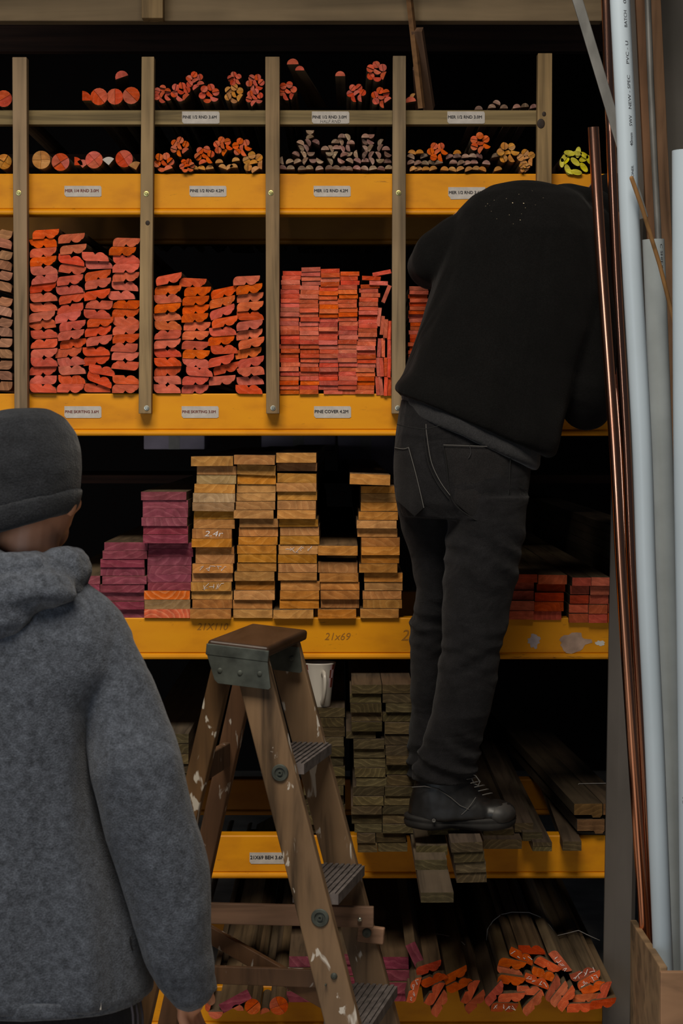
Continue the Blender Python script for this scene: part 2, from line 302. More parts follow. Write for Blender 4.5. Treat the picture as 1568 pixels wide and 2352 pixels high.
M['green_mark'] = plain('green_pen', (.02, .25, .03), .7); M['carton'] = plain('grey_violet_carton', (.55, .47, .56), .8, 0, .3, 6, .3); M['beam_shaded'] = plain('inner_beam', (.25, .09, .01), .5)

# ------------------------------------------------------------------ setting
def struct(name, bm, m): return tag(new(name, mesh(name, bm, m)), kind='structure')
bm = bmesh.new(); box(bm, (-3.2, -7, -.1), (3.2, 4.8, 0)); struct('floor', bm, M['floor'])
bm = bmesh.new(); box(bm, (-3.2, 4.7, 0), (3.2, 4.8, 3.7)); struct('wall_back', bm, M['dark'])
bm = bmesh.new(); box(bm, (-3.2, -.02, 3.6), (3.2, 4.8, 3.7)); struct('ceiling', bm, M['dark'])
bm = bmesh.new(); box(bm, (-3.2, .0, P(0, -62).z), (3.2, .05, 3.6)); struct('light_block_fascia', bm, M['dark'])  # unseen fascia, added to keep lamp light from entering above the header
bm = bmesh.new(); box(bm, (-3.2, -1.2, 3.3), (3.2, 0, 3.34)); struct('light_block_awning_1', bm, M['dark'])  # unseen awning, added to shade the top of the rack from the high lamp
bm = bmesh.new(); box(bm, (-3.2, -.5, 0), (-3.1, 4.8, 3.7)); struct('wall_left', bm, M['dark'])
bm = bmesh.new(); box(bm, (P(1475, 0).x, -.02, 0), (3.2, .04, 3.7)); struct('wall_right', bm, M['wall'])
# ------------------------------------------------------------------ yellow beams with stickers
XL, XR = P(-160, 0).x, P(1401, 0).x
TOPS = {1: 400, 2: 905, 3: 1420, 4: 1920, 5: 2266}
def beam_mesh(h, name='shelf_beam', m='yellow'):
    # C-section with a rolled lip along the bottom
    prof = [(0, 0), (0.003, .003), (.05, .003), (.05, -h), (.0, -h)]
    lip = [(-.001-.0055*math.sin(a)-.0, -h+.0065-.0065*math.cos(a)) for a in [R(x) for x in (0, 40, 80, 120, 160, 180)]]
    prof = [(.002, .001), (.05, .001), (.05, -h)]+[(y, z) for y, z in lip]+[(.0022, -h+.0145), (0, -h+.017), (0, -.002)]
    bm = bmesh.new()
    n_ = 24; rings = []
    for i in range(n_+1):
        x = XL+(XR-XL)*i/n_; rings.append([Vector((x, y, z)) for y, z in prof])
    loft(bm, rings); return mesh(name, bm, M[m])
def sticker(par, px0, py0, px1, py1, txt, ink, zz, extra=None, torn=False, y=-.0012):
    a, b_ = P(px0, py1), P(px1, py0); w_, h_ = b_.x-a.x, b_.z-a.z
    bm = bmesh.new(); c = .004
    pts = [(c, 0), (w_-c, 0), (w_, c*.5), (w_, h_-c), (w_-c*.6, h_), (0, h_), (0, c*1.2)]
    if torn: pts = [(c*1.5, -.001), (w_*.62, 0), (w_*.66, .003), (w_, .002), (w_, h_), (0, h_), (0, c*2), (c, c)]
    f = [bm.verts.new((x, 0, z)) for x, z in pts]; g = [bm.verts.new((x, .0012, z)) for x, z in pts]
    bm.faces.new(f); bm.faces.new(list(reversed(g)))
    for i in range(len(f)): bm.faces.new((f[i], g[i], g[(i+1) % len(f)], f[(i+1) % len(f)]))
    s = new('label_sticker', mesh('label_sticker', bm, M['sticker']), par, Vector((a.x, y, a.z))-par.location); s['label'] = 'off-white sticker printed '+txt
    t = new('lettering', text_mesh(txt, w_*.90, M[ink], .035), s, (w_*.02, -.0004, h_*.42), (R(90), 0, 0)); t['label'] = 'printed text '+txt
    if extra: new('handwriting', text_mesh(extra, w_*.55, M['thread'], 0, .2), s, (w_*.22, -.0004, h_*.06), (R(90), 0, 0))
    return s
blabel = {1: 'yellow steel rack beam carrying MER and PINE RND stickers, under the mouldings', 2: 'yellow steel rack beam carrying PINE SKIRTING and PINE COVER stickers',
          3: 'yellow steel rack beam with pencilled 21X110, under the sawn boards', 4: 'yellow steel rack beam with the 21X69 BEH sticker, behind the ladder',
          5: 'lowest yellow steel rack beam, almost hidden behind drooping skirting ends'}
beams = {}
for k, y in TOPS.items():
    h = {1: 94, 2: 96, 3: 94, 4: 97, 5: 95}[k]*K()
    beams[k] = tag(new('shelf_beam', beam_mesh(h), None, (0, 0, P(0, y).z)), blabel[k], 'rack beam', 'yellow beams of the timber rack')
for px, txt, ink, t in ((148, 'MER 1/4 RND 3.0M', 'ink_red', 0), (435, 'PINE 1/2 RND 4.2M', 'ink', 0), (720, 'MER 1/2 RND 4.2M', 'ink', 0), (1029, 'MER 1/2 RND 3.6M', 'ink', 1)):
    sticker(beams[1], px, 427 if t == 0 else 430, px+85, 452 if t == 0 else 457, txt, ink, 0, torn=bool(t))
for px, txt, ink in ((148, 'PINE SKIRTING 3.6M', 'ink_red'), (417, 'PINE SKIRTING 3.0M', 'ink_red'), (721, 'PINE COVER 4.2M', 'ink')):
    sticker(beams[2], px, 933, px+85, 960, txt, ink, 0)
sticker(beams[4], 573, 1958, 660, 1984, '21X69 BEH 3.6M', 'ink', 0)
for px, py, wd, txt in ((452, 1447, 72, '21X110'), (745, 1470, 60, '21x69'), (921, 1471, 18, '2')):
    q = P(px, py)-beams[3].location; o = new('pencil_writing', text_mesh(txt, wd*K(), M['pencil'], 0, .25), beams[3], (q.x, -.0006, q.z), (R(90), 0, 0)); o['label'] = 'pencilled size '+txt
# scraped paint patches on beam 3, right
def blob(par, px, py, w_, h_, name, m, seed, lab=None):
    rr = random.Random(seed); q = P(px, py)-par.location; bm = bmesh.new(); vs = []
    for k in range(22):
        a = 2*math.pi*k/22; s = .7+.45*rr.random(); vs.append((q.x+w_*K()/2*s*math.cos(a), q.z+h_*K()/2*s*math.sin(a)))
    f = [bm.verts.new((x, -.0008, z)) for x, z in vs]; g = [bm.verts.new((x, .0005, z)) for x, z in vs]; bm.faces.new(f)
    for i in range(22): bm.faces.new((f[i], g[i], g[(i+1) % 22], f[(i+1) % 22]))
    o = new(name, mesh(name, bm, m), par)
    if lab: o['label'] = lab
m_scr = plain('scraped_paint', (.42, .36, .38), .6, 0, .3, 30, .25); 
blob(beams[3], 1226, 1472, 30, 34, 'paint_scrape', m_scr, 1, 'pale round scrape'); blob(beams[3], 1318, 1476, 74, 46, 'paint_scrape', plain('worn_paint', (.40, .27, .2), .6, 0, .3, 30, .3), 2, 'pale grey worn patch'); blob(beams[3], 1378, 1477, 24, 13, 'paint_scrape', plain('flaked_paint', (.6, .57, .52), .6), 3, 'white flaked patch')
# rear beams (same height at the back of the rack)
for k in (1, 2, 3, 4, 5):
    h = 94*K(); o = new('shelf_beam', beam_mesh(h, 'rear_shelf_beam', 'yellow_shaded'), None, (0, .80, P(0, TOPS[k]).z), (0, 0, 0))
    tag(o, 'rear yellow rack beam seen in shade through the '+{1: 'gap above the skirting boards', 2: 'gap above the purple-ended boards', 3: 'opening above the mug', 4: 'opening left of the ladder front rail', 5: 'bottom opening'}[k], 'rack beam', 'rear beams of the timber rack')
# rail, top beam, dark boards
o = new('timber_rail', prism([(0, 0)], 1, M['rail']) if False else None) if False else None
bm = bmesh.new(); box(bm, (P(-160, 0).x, .001, P(0, 286).z), (P(1240, 0).x, .036, P(0, 253).z))
rail = tag(bevel(new('timber_rail', mesh('timber_rail', bm, M['rail'])), .0015), 'horizontal timber rail under the top row of rods, with three stickers', 'rail')
for px, txt, ex in ((418, 'PINE 1/2 RND 3.6M', None), (716, 'PINE 1/2 RND 3.0M', 'HALF RND'), (1027, 'MER 1/2 RND 3.0M', None)):
    sticker(rail, px, 256, px+86, 284, txt, 'ink', 0, ex, y=-.0004)
bm = bmesh.new(); box(bm, (P(-160, 0).x, .001, P(0, 48).z), (P(1384, 0).x, .05, P(0, -60).z))
tag(bevel(new('header_beam', mesh('header_beam', bm, M['beam_t'])), .003), 'wide weathered timber beam running across the top of the rack', 'beam')
bm = bmesh.new(); box(bm, (P(325, 0, -.05).x, -.052, P(0, 42, -.05).z), (P(374, 0, -.05).x, -.001, P(0, -70, -.05).z))
hb = tag(bevel(new('timber_block', mesh('timber_block', bm, M['grey_pine'])), .002), 'short upright timber block fixed on the front of the top beam', 'timber block')
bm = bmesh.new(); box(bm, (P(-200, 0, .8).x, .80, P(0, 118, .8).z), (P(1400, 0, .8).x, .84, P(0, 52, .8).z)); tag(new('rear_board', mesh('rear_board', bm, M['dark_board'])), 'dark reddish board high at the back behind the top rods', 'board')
bm = bmesh.new(); box(bm, (P(-200, 0, .8).x, .80, P(0, 286, .8).z), (P(1400, 0, .8).x, .835, P(0, 253, .8).z)); 
bm.free()
# rear supports so the rods of the top row rest on something
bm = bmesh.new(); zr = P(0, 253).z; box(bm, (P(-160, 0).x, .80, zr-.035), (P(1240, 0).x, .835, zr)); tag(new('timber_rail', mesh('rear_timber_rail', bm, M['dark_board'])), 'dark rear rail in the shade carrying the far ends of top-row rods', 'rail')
# battens
def batten(x0, x1, yt, xb0, xb1, yb, lab, bolts):
    bm = bmesh.new(); f = -.038
    a, b_, c, d = P(x0, yt, f), P(x1, yt, f), P(xb1, yb, f), P(xb0, yb, f)
    prof = [(a.x, a.z), (b_.x, b_.z), (c.x, c.z), (d.x, d.z)]; cx = sum(p[0] for p in prof)/4
    bm = bmesh.new(); A = [bm.verts.new((x-cx, 0, z-d.z)) for x, z in prof]; B = [bm.verts.new((x-cx, .0355, z-d.z)) for x, z in prof]
    bm.faces.new(A); bm.faces.new(list(reversed(B)))
    for i in range(4): bm.faces.new((A[i], B[i], B[(i+1) % 4], A[(i+1) % 4]))
    o = new('timber_upright', mesh('timber_upright', bm, M['grey_pine']), None, (cx, f, d.z)); bevel(o, .0015)
    tag(o, lab, 'upright', 'timber uprights dividing the rack')
    if x0 == 325: knot(o, 339, 512, .0055, .006)
    if x0 == 1235: knot(o, 1242, 284, .0095, .012); knot(o, 1249, 262, .005, .006)
    for bx, by in bolts:
        q = P(bx, by, f)-o.location; bm = bmesh.new(); Mx = Matrix.Translation(q) @ Matrix.Rotation(R(90), 4, 'X')
        lathe(bm, [(.0001, .0005), (.0062, .0005), (.0062, .0015), (.0042, .0018)], 16, 0, Mx); lathe(bm, [(.0036, .001), (.0036, .004), (.0028, .0048), (.0001, .0048)], 6, 0, Mx)
        bo = new('bolt', mesh('bolt', bm, M['brass'] if by < 600 else M['zinc']), o)
def knot(o, px, py, rx, rz):
    q = P(px, py, -.038)-o.location; bm = bmesh.new(); ell(bm, (q.x, -.0001, q.z), (rx, .0009, rz), None, 18, 8); new('knot', mesh('knot', bm, M['knot'], True), o)
batten(28, 61, 131, 33, 63, 950, 'leftmost timber upright, ending behind the grey beanie', [(43, 443)])
batten(325, 354, 130, 318, 347, 950, 'timber upright between the two skirting bays, with a dark knot', [(336, 445), (337, 937)])
batten(609, 642, 130, 611, 641, 950, 'timber upright between skirting boards and thin cover strips', [(622, 443), (627, 937)])
batten(902, 932, 128, 899, 931, 950, 'timber upright just left of the bending man in black', [(915, 443), (913, 937)])
batten(1235, 1268, 122, 1229, 1264, 950, 'timber upright rising above the bent back of the man in black', [])

# ------------------------------------------------------------------ timber sticks
USED = set()
def stick(name, prof, px, py, Y, tilt, mats, label, cat, group, Lh=2.4, dx=0.0, dz=0.0, mname=None):
    me = prism(prof, Lh, mats, mname or name); p = P(px, py, Y)
    o = new(name, me, None, p, (dz, -R(tilt), dx)); nn = len(label.split())
    assert label not in USED, label
    assert nn <= 16, (nn, label)
    USED.add(label); return tag(o, label, cat, group)
def rect(w_, h_, j=.0004):
    r = lambda: random.uniform(-j, j)
    return [(-w_/2+r(), -h_/2+r()), (w_/2+r(), -h_/2+r()), (w_/2+r(), h_/2+r()), (-w_/2+r(), h_/2+r())]
def skirt_prof(k, fu=False, fv=False, W=63.0, T=20.3):
    p = [(0, 0), (25.5, 0), (30.5, 6.2), (33, 2.8), (36, .8), (40, -.3), (44.5, -.2), (48.5, 1.2), (51.5, 3.6), (53.5, 6.0), (56, 6.6), (58.5, 8.6), (61, 13), (W, T-2.5), (W, T)]
    p += [(11-11*math.sin(R(a)), T-12+12*math.cos(R(a))) for a in (0, 15, 30, 45, 60, 75, 90)]
    p = [(x-W/2, z-T/2) for x, z in p]
    if fu: p = [(-x, z) for x, z in p]
    if fv: p = [(x, -z) for x, z in p]
    return [(x*k, z*k) for x, z in p]
def skirts(cols, bay, grp, ox=0, oy=480, s=.4209, mat=None):
    for ci, col in enumerate(cols):
        n_ = len(col)
        for i, it in enumerate(col):
            cx, cy, t, o_ = it[:4]; y = -.006+random.uniform(-.010, .006)
            if mat: m_ = mat(ci, i)
            else: m_ = 'e_pink'
            lab = 'skirting board end, %s in %s stack from left, %s' % (fromtop(i+1, n_), ORD[ci+1], bay)
            lab = ('orange ' if m_ == 'e_orange' else 'salmon ')+lab
            stick('profiled_timber', skirt_prof(K(y), random.random() < .12, o_ == 't', W=62 if n_ else 63), ox+cx*s, oy+cy*s, y, t*.85, [M['pine'], M[m_]], lab, 'profiled timber', grp, dx=0, dz=0)
b1 = [[(250,137,4,'b'),(235,187,5,'b'),(236,237,5,'b'),(236,285,6,'b'),(240,335,5,'t'),(242,382,8,'t'),(235,429,8,'b'),(238,482,5,'t'),(238,535,5,'t'),(230,586,10,'b'),(230,632,10,'b'),(242,683,5,'t'),(240,735,3,'t'),(241,787,4,'b'),(241,835,1,'t'),(236,882,1,'b'),(235,932,-1,'t'),(235,978,-1,'t')],
 [(390,160,5,'b'),(400,220,6,'b'),(390,278,-10,'t'),(395,330,-10,'b'),(382,388,8,'b'),(380,440,8,'t'),(393,487,12,'b'),(382,543,8,'t'),(372,590,12,'b'),(396,637,8,'b'),(388,688,8,'b'),(400,735,6,'b'),(374,783,6,'b'),(388,832,8,'t'),(393,879,4,'t'),(392,930,0,'t'),(384,978,-1,'b')],
 [(520,260,-2,'t'),(540,303,2,'t'),(535,362,10,'b'),(535,408,10,'b'),(530,468,10,'b'),(540,522,-4,'t'),(530,574,-2,'t'),(548,617,5,'b'),(535,668,7,'b'),(542,718,9,'b'),(525,777,3,'t'),(527,825,7,'b'),(556,880,-11,'t'),(545,932,-24,'t'),(529,976,0,'t')],
 [(690,182,-2,'b'),(668,230,-2,'b'),(690,275,1,'t'),(687,323,0,'b'),(687,371,3,'b'),(682,420,-5,'t'),(662,471,3,'t'),(688,520,-3,'t'),(685,568,0,'b'),(688,613,2,'t'),(687,660,5,'b'),(687,707,3,'b'),(677,756,-3,'t'),(683,803,-3,'b'),(682,853,-6,'t'),(687,932,-2,'t'),(685,980,0,'b')]]
b2 = [[(922,382,13,'b'),(917,443,3,'b'),(915,490,5,'t'),(914,540,5,'b'),(914,588,8,'t'),(917,636,0,'t'),(914,685,3,'t'),(913,735,5,'b'),(915,785,2,'t'),(915,835,2,'t'),(915,886,2,'b'),(913,935,3,'b'),(912,981,0,'t')],
 [(1052,402,-3,'b'),(1078,450,2,'b'),(1068,500,3,'b'),(1068,548,3,'b'),(1063,594,2,'b'),(1075,640,-1,'b'),(1067,690,0,'b'),(1065,745,-4,'b'),(1070,793,-3,'b'),(1067,842,-3,'b'),(1088,888,-4,'t'),(1067,935,2,'b'),(1064,983,0,'b')],
 [(1222,455,14,'b'),(1213,508,14,'b'),(1214,562,22,'b'),(1227,616,12,'b'),(1215,668,5,'t'),(1207,717,6,'b'),(1223,767,3,'t'),(1208,828,14,'b'),(1235,870,15,'b'),(1212,935,5,'b')],
 [(1345,390,3,'b'),(1360,437,8,'b'),(1365,483,5,'b'),(1365,531,5,'b'),(1365,583,1,'t'),(1362,634,8,'b'),(1361,685,8,'b'),(1372,732,12,'b'),(1356,787,10,'b'),(1370,836,12,'b'),(1367,887,8,'b'),(1365,937,5,'t'),(1358,985,-1,'t')]]
skirts(b1, 'leftmost skirting bay', 'skirting boards over the 3.6M sticker', mat=lambda c, i: 'e_orange' if (c == 0 and i < 4) or (c == 1 and i < 2) or (c == 3 and i in (0, 1, 7, 8)) else 'e_pink')
skirts(b2, 'second skirting bay', 'skirting boards over the 3.0M sticker', mat=lambda c, i: 'e_orange' if (c == 0 and 1 <= i <= 5) or (c == 1 and (i < 7 or i == 8)) or (c == 2 and i in (0, 1, 5)) or (c == 3 and i in (0, 1, 2, 3, 6, 7, 8)) else 'e_pink')
# unpainted brown mouldings at the far left edge, lying askew
for i, y in enumerate([535, 556, 583, 606, 630, 655, 690, 712, 738, 762, 787, 812, 838, 862, 886]):
    stick('profiled_timber', skirt_prof(K(), True, i % 2 == 0, W=64), -4, y, -.005, -12 if i < 9 else -2, [M['meranti'], M['e_meranti']], 'brown unpainted moulding, %s at the left picture edge' % fromtop(i+1, 15), 'profiled timber', 'brown mouldings at the left edge', dx=R(0), Lh=2.2)
# cover strips
cc = [(155, 338), (261, 318), (367, 325), (472, 340), (578, 410)]
for ci, (cx, top) in enumerate(cc):
    y = 1011.0; n_ = round((y-top)/24.5); h = (y-top)/n_
    for i in range(n_):
        yy = y-h*(i+.5); j = random.uniform(-4, 4); t = random.uniform(-1, 1)
        if i > n_-5: j += random.uniform(0, 12); t = random.uniform(-2.5, 3)
        if ci == 4: j += (i-14)*1.0
        if ci == 2 and i == 0: j += 25
        yd = -.006+random.uniform(-.006, .004)
        col = 'e_orange' if (ci in (2, 3) and 16 < i < 23) or (ci in (0, 1, 4) and i < 6 and random.random() < .7) else 'e_cover'
        stick('cover_strip', rect(103*.4209*K(), (h-1.3)*.4209*K()), 600+(cx+j)*.4209, 480+yy*.4209, yd, t*.6, [M['pine'], M[col]],
              '%s thin strip end, %s in %s column left of cover bay' % ('orange' if col == 'e_orange' else 'salmon', fromtop(n_-i, n_), ORD[ci+1]), 'cover strip', 'cover strips over the PINE COVER sticker')
ex = [(657,350,11),(600,378,-3),(640,404,-2),(682,463,68)]; exl = ['topmost, tilted up to the right', 'flat below the tilted one', 'flat, second below the tilted one', 'steeply tilted beside the upright']
for (x, y, t), l in zip(ex, exl):
    stick('cover_strip', rect(101*.4209*K(), 22*.4209*K()), 600+x*.4209, 480+y*.4209, -.012, t, [M['pine'], M['e_cover']], 'loose salmon strip on the right of cover bay, '+l, 'cover strip', 'cover strips over the PINE COVER sticker')
vs = [[(642,590,85),(659,635,84),(678,653,86),(698,661,88)], [(643,757,87),(664,757,90),(697,765,90)], [(637,862,-87),(656,863,-88),(676,862,88),(697,868,88)], [(633,965,-86),(653,965,-84),(678,968,88),(698,968,89)]]
for ri, row in enumerate(vs):
    for i, (x, y, t) in enumerate(row):
        stick('cover_strip', rect(102*.4209*K(), 19.5*.4209*K()), 600+x*.4209, 480+y*.4209, -.005+random.uniform(-.01, .005), t, [M['pine'], M['e_cover']],
              'salmon strip standing on edge, %s from left in %s upright row' % (ORD[i+1], ['top', 'second', 'third', 'bottom'][ri]), 'cover strip', 'cover strips over the PINE COVER sticker')
for i in range(27):
    yy = 1000-i*21.8
    stick('cover_strip', rect(103*.4209*K(), 20.6*.4209*K()), 600+(858+random.uniform(-6, 6)+(-12 if i == 12 else 0))*.4209, 480+yy*.4209, -.006+random.uniform(-.008, .006), random.uniform(-1, 1), [M['pine'], M['e_red']],
          'red thin strip end, %s beside the man\'s left elbow' % fromtop(27-i, 27), 'cover strip', 'red strips behind the man in black')
# sawn boards of the middle shelf -------------------------------------------------
def boards(rows, ox, oy, s, where, grp, Y=0.0, mats=('tan_side', 'e_tan'), word='pine', jit=.012, Lh=2.5, matf=None, name='sawn_board'):
    n_ = len(rows)
    for i, r in enumerate(rows):
        y0, y1, x0, x1 = r[:4]; t = r[4] if len(r) > 4 else 0; dy = r[5] if len(r) > 5 else random.uniform(-jit, jit*.4)
        yy = Y+dy; sd, en, wd = (mats[0], mats[1], word) if not matf else matf(i)
        # keep world height fixed to the resting plane: size from nominal Y
        a, b_ = P(ox+x0*s, oy+y0*s, Y), P(ox+x1*s, oy+y1*s, Y)
        me = prism(rect(b_.x-a.x, (a.z-b_.z)-.0006, .0003), Lh, [M[sd], M[en]], name)
        o = new(name, me, None, ((a.x+b_.x)/2, yy, (a.z+b_.z)/2), (0, -R(t), 0))
        lab = '%s board end, %s in %s' % (wd, fromtop(i+1, n_), where); assert lab not in USED, lab; assert len(lab.split()) <= 16, lab
        USED.add(lab); tag(o, lab, 'board', grp)
G3 = 'boards on the middle shelf'
def fit(rows, bottom): return rows
A0 = [(993,1050,-90,204),(1050,1105,-92,202),(1105,1162,-88,204),(1162,1217,-92,203),(1217,1275,-90,203)]
A = [(770,826,232,522),(826,881,222,517),(881,938,206,500),(938,995,206,501),(995,1050,220,515),(1050,1105,205,500),(1105,1162,205,499),(1162,1217,206,500),(1217,1275,205,499)]
B = [(430,487,485,785,0,-.035),(487,544,495,795,0,-.03),(544,602,495,795,0,-.032),(602,658,488,790,0,-.036),(658,715,499,795,0,-.03),(715,773,498,796,0,-.035),(773,813,525,815,0,.0),(813,868,520,822,0,0),(868,925,518,812,0,0),(925,983,518,812,0,.0),(983,1037,518,810,0,.0),(1037,1092,520,808,0,0),(1092,1152,498,803,0,-.008),(1152,1214,501,805,0,-.008),(1214,1275,498,803,0,-.008)]
Cc = [(196,262,815,1093,.5,-.03),(262,320,850,1112,-.3),(320,382,848,1112),(382,442,835,1105,-1,-.02),(442,503,826,1105,-.6,-.02),(503,562,822,1100,-.5,-.02),(562,618,828,1095,0,.0),(618,680,826,1100,-.5),(680,744,820,1083,-.5,-.02),(744,802,817,1083,0,-.02),(802,852,840,1095,0,.0),(852,911,840,1098),(911,975,820,1090),(975,1034,815,1085),(1034,1095,810,1080,0),(1095,1153,812,1085,-.8),(1153,1212,818,1083),(1212,1276,806,1078,-.4,-.02)]
D = [(188,252,1100,1370,-.8,-.03),(254,322,1117,1373,-2),(323,384,1118,1375),(385,441,1115,1372),(442,496,1112,1372),(497,553,1108,1370),(554,611,1097,1360,-.3,-.02),(612,671,1132,1390),(672,733,1127,1388),(734,789,1125,1385),(790,846,1118,1378),(847,905,1123,1378),(906,965,1117,1378),(966,1028,1100,1365),(1029,1090,1105,1367),(1091,1154,1095,1367),(1155,1215,1088,1350),(1216,1275,1092,1352)]
E = [(233,324,138,495,0,-.03),(326,402,140,500),(420,505,145,495,-1),(506,584,135,495,0,-.01),(585,663,145,500,0,.0),(664,745,145,490,-.4,-.015),(746,828,145,490,-.4,-.02),(832,902,160,510,0,.0),(903,982,168,518),(983,1062,168,522),(1064,1148,155,508),(1150,1229,150,500),(1230,1311,152,502),(1312,1386,150,500),(1390,1474,172,527),(1476,1556,168,520),(1558,1640,165,518),(1642,1722,110,468,0,-.02)]
F = [(1065,1153,512,865,-.4,-.03),(1156,1212,520,860,0,.12),(1215,1314,512,865,-1),(1316,1396,523,872,0,-.01),(1398,1470,533,882),(1472,1552,533,882),(1554,1634,535,880),(1638,1722,508,852,0,-.02)]
G = [(424,520,795,1155,-2,-.05),(535,600,897,1245,0,.0),(601,680,897,1247),(681,760,895,1245),(762,838,875,1227,-.4,-.015),(840,914,857,1215,-.3,-.02),(916,992,865,1222),(995,1076,900,1245),(1077,1155,900,1243),(1156,1231,898,1240),(1232,1312,880,1222,0,-.015),(1316,1398,925,1270),(1400,1476,928,1270),(1480,1555,912,1260),(1556,1635,915,1265),(1637,1722,890,1235)]
pu = ('pine', 'e_purple', 'plum-painted')
boards(A0, 160, 980, .3444, 'stack half hidden behind the grey hoodie', G3, matf=lambda i: pu)
boards(A, 160, 980, .3444, 'wide plum stack right of the hoodie', G3, matf=lambda i: pu)
boards(B, 160, 980, .3444, 'tallest plum-ended stack, with orange boards below', G3, matf=lambda i: ('pine', 'e_bright', 'bright orange') if i in (12, 14) else (('pine', 'e_pale', 'unpainted pale') if i == 13 else pu))
boards(Cc, 160, 980, .3444, 'bare pine stack touching the plum boards', G3, matf=lambda i: ('tan_side', 'e_pale' if i in (2, 4, 5) else 'e_tan', 'sawn pine'))
boards(D, 160, 980, .3444, 'second bare pine stack from the plum boards', G3)
boards(E, 600, 980, .2551, 'third bare pine stack from the plum boards', G3)
boards(F, 600, 980, .2551, 'short bare pine stack right of the third', G3)
boards(G, 600, 980, .2551, 'bare pine stack beside the dark jeans', G3)
H1 = [(765,828,300,490,0,-.01),(832,890,280,475,0,.02),(892,960,265,470,0,.01),(962,1033,258,468),(1035,1101,255,464)]
H2 = [(768,838,495,705,-.5,-.02),(840,901,492,702,0,.01),(903,970,475,688,0,.0),(971,1040,470,685),(1041,1108,465,672)]
I1 = [(787,850,745,882,0,-.02),(852,918,738,877),(921,986,733,872),(990,1055,728,867),(1057,1125,725,867)]
I2 = [(786,850,885,1025,0,-.02),(853,920,881,1021),(922,988,878,1018),(990,1056,868,1005),(1058,1126,869,1005)]
J1 = [(985,1050,1012,1150),(1052,1122,1010,1150)]
for rows, wh in ((H1, 'red stack touching the bending man\'s jeans'), (H2, 'second red stack right of the jeans'), (I1, 'left half of red bundle near grey post'), (I2, 'right half of red bundle near grey post'), (J1, 'sliver of red stack behind the grey post')):
    boards(rows, 1080, 1080, .3112, wh, 'red-ended boards right of the man', mats=('pine', 'e_red'), word='red-painted', Y=-.01)
boards([(420+i*66, 484+i*66, 1052, 1300) for i in range(8)], 1080, 1078, .3112, 'dark strapped stack behind the grey post', 'dark boards behind the grey post', Y=.25, mats=('treated', 'e_pale'), word='shaded')
def bylabel(l): return [o for o in C.objects if o.get('label') == l][0]
def chalk(o, txt, seed, w_=.03):
    if txt: me = text_mesh(txt, w_, M['chalk'], 0, .2, .013); c = new('chalk_mark', me, o, (-w_*.4, -.0008, -.006), (R(90), 0, 0)); return
    rr = random.Random(seed); bm = bmesh.new()
    for sx in (-.025, -.012, .0, .013, .024):
        q = [Vector((sx+rr.uniform(-.009, .009), -.0006, rr.uniform(-.008, .008))) for _ in range(4)]; tube(bm, [(p, .0007) for p in q], 5, dome=False)
    new('chalk_mark', mesh('chalk_mark', bm, M['chalk']), o)
chalk(bylabel('sawn pine board end, ninth from top in bare pine stack touching the plum boards'), '2.4r', 1, .045)
for i, w_ in ((13, 'sawn pine board end, %s from top in bare pine stack touching the plum boards'), (15, 'sawn pine board end, %s from top in bare pine stack touching the plum boards'), (11, 'pine board end, %s from top in third bare pine stack from the plum boards')): chalk(bylabel(w_ % ORD[i]), None, i)
# lower shelf: green treated decking
G4 = 'treated boards on the shelf behind the ladder'
gm = lambda i: ('treated', 'e_green', 'green-grey treated')
boards([(632+i*62.4, 693+i*62.4, 836+random.uniform(-8, 8), 1095+random.uniform(-10, 5)) for i in range(13)], 400, 1400, .3571, 'stack carrying the white mug', G4, matf=gm)
Lk = [(480,538,1140,1333),(540,600,1130,1330),(601,660,1132,1332),(662,718,1140,1338),(720,781,1140,1335),(783,830,1105,1295,0,.0),(832,894,1152,1350),(896,955,1156,1355),(956,1016,1155,1358),(1018,1078,1160,1358),(1080,1139,1170,1365),(1141,1197,1150,1350),(1198,1256,1148,1345),(1258,1315,1138,1333),(1316,1378,1142,1336),(1380,1436,1160,1335),(1437,1498,1175,1292),(1499,1560,1180,1305)]
Mk = [(480,538,1338,1530),(540,597,1340,1535),(598,658,1360,1550),(660,722,1342,1535),(724,797,1352,1545),(799,868,1352,1545),(870,934,1357,1550),(935,996,1362,1555),(998,1064,1360,1550),(1066,1132,1367,1555),(1134,1196,1355,1548),(1198,1256,1350,1545),(1258,1315,1338,1535),(1316,1376,1340,1535),(1378,1436,1340,1535),(1438,1498,1297,1490),(1500,1560,1310,1500)]
boards(Lk, 400, 1400, .3571, 'left stack of pair right of mug', G4, Y=-.19, matf=gm, Lh=2.2)
boards(Mk, 400, 1400, .3571, 'right stack of pair, beside the boot', G4, Y=-.19, matf=gm, Lh=2.2)
boards([(800+i*64, 862+i*64, -210, 92) for i in range(10)], 400, 1400, .3571, 'grey stack just behind hoodie sleeve', G4, mats=('treated', 'e_green'), word='dusty grey')
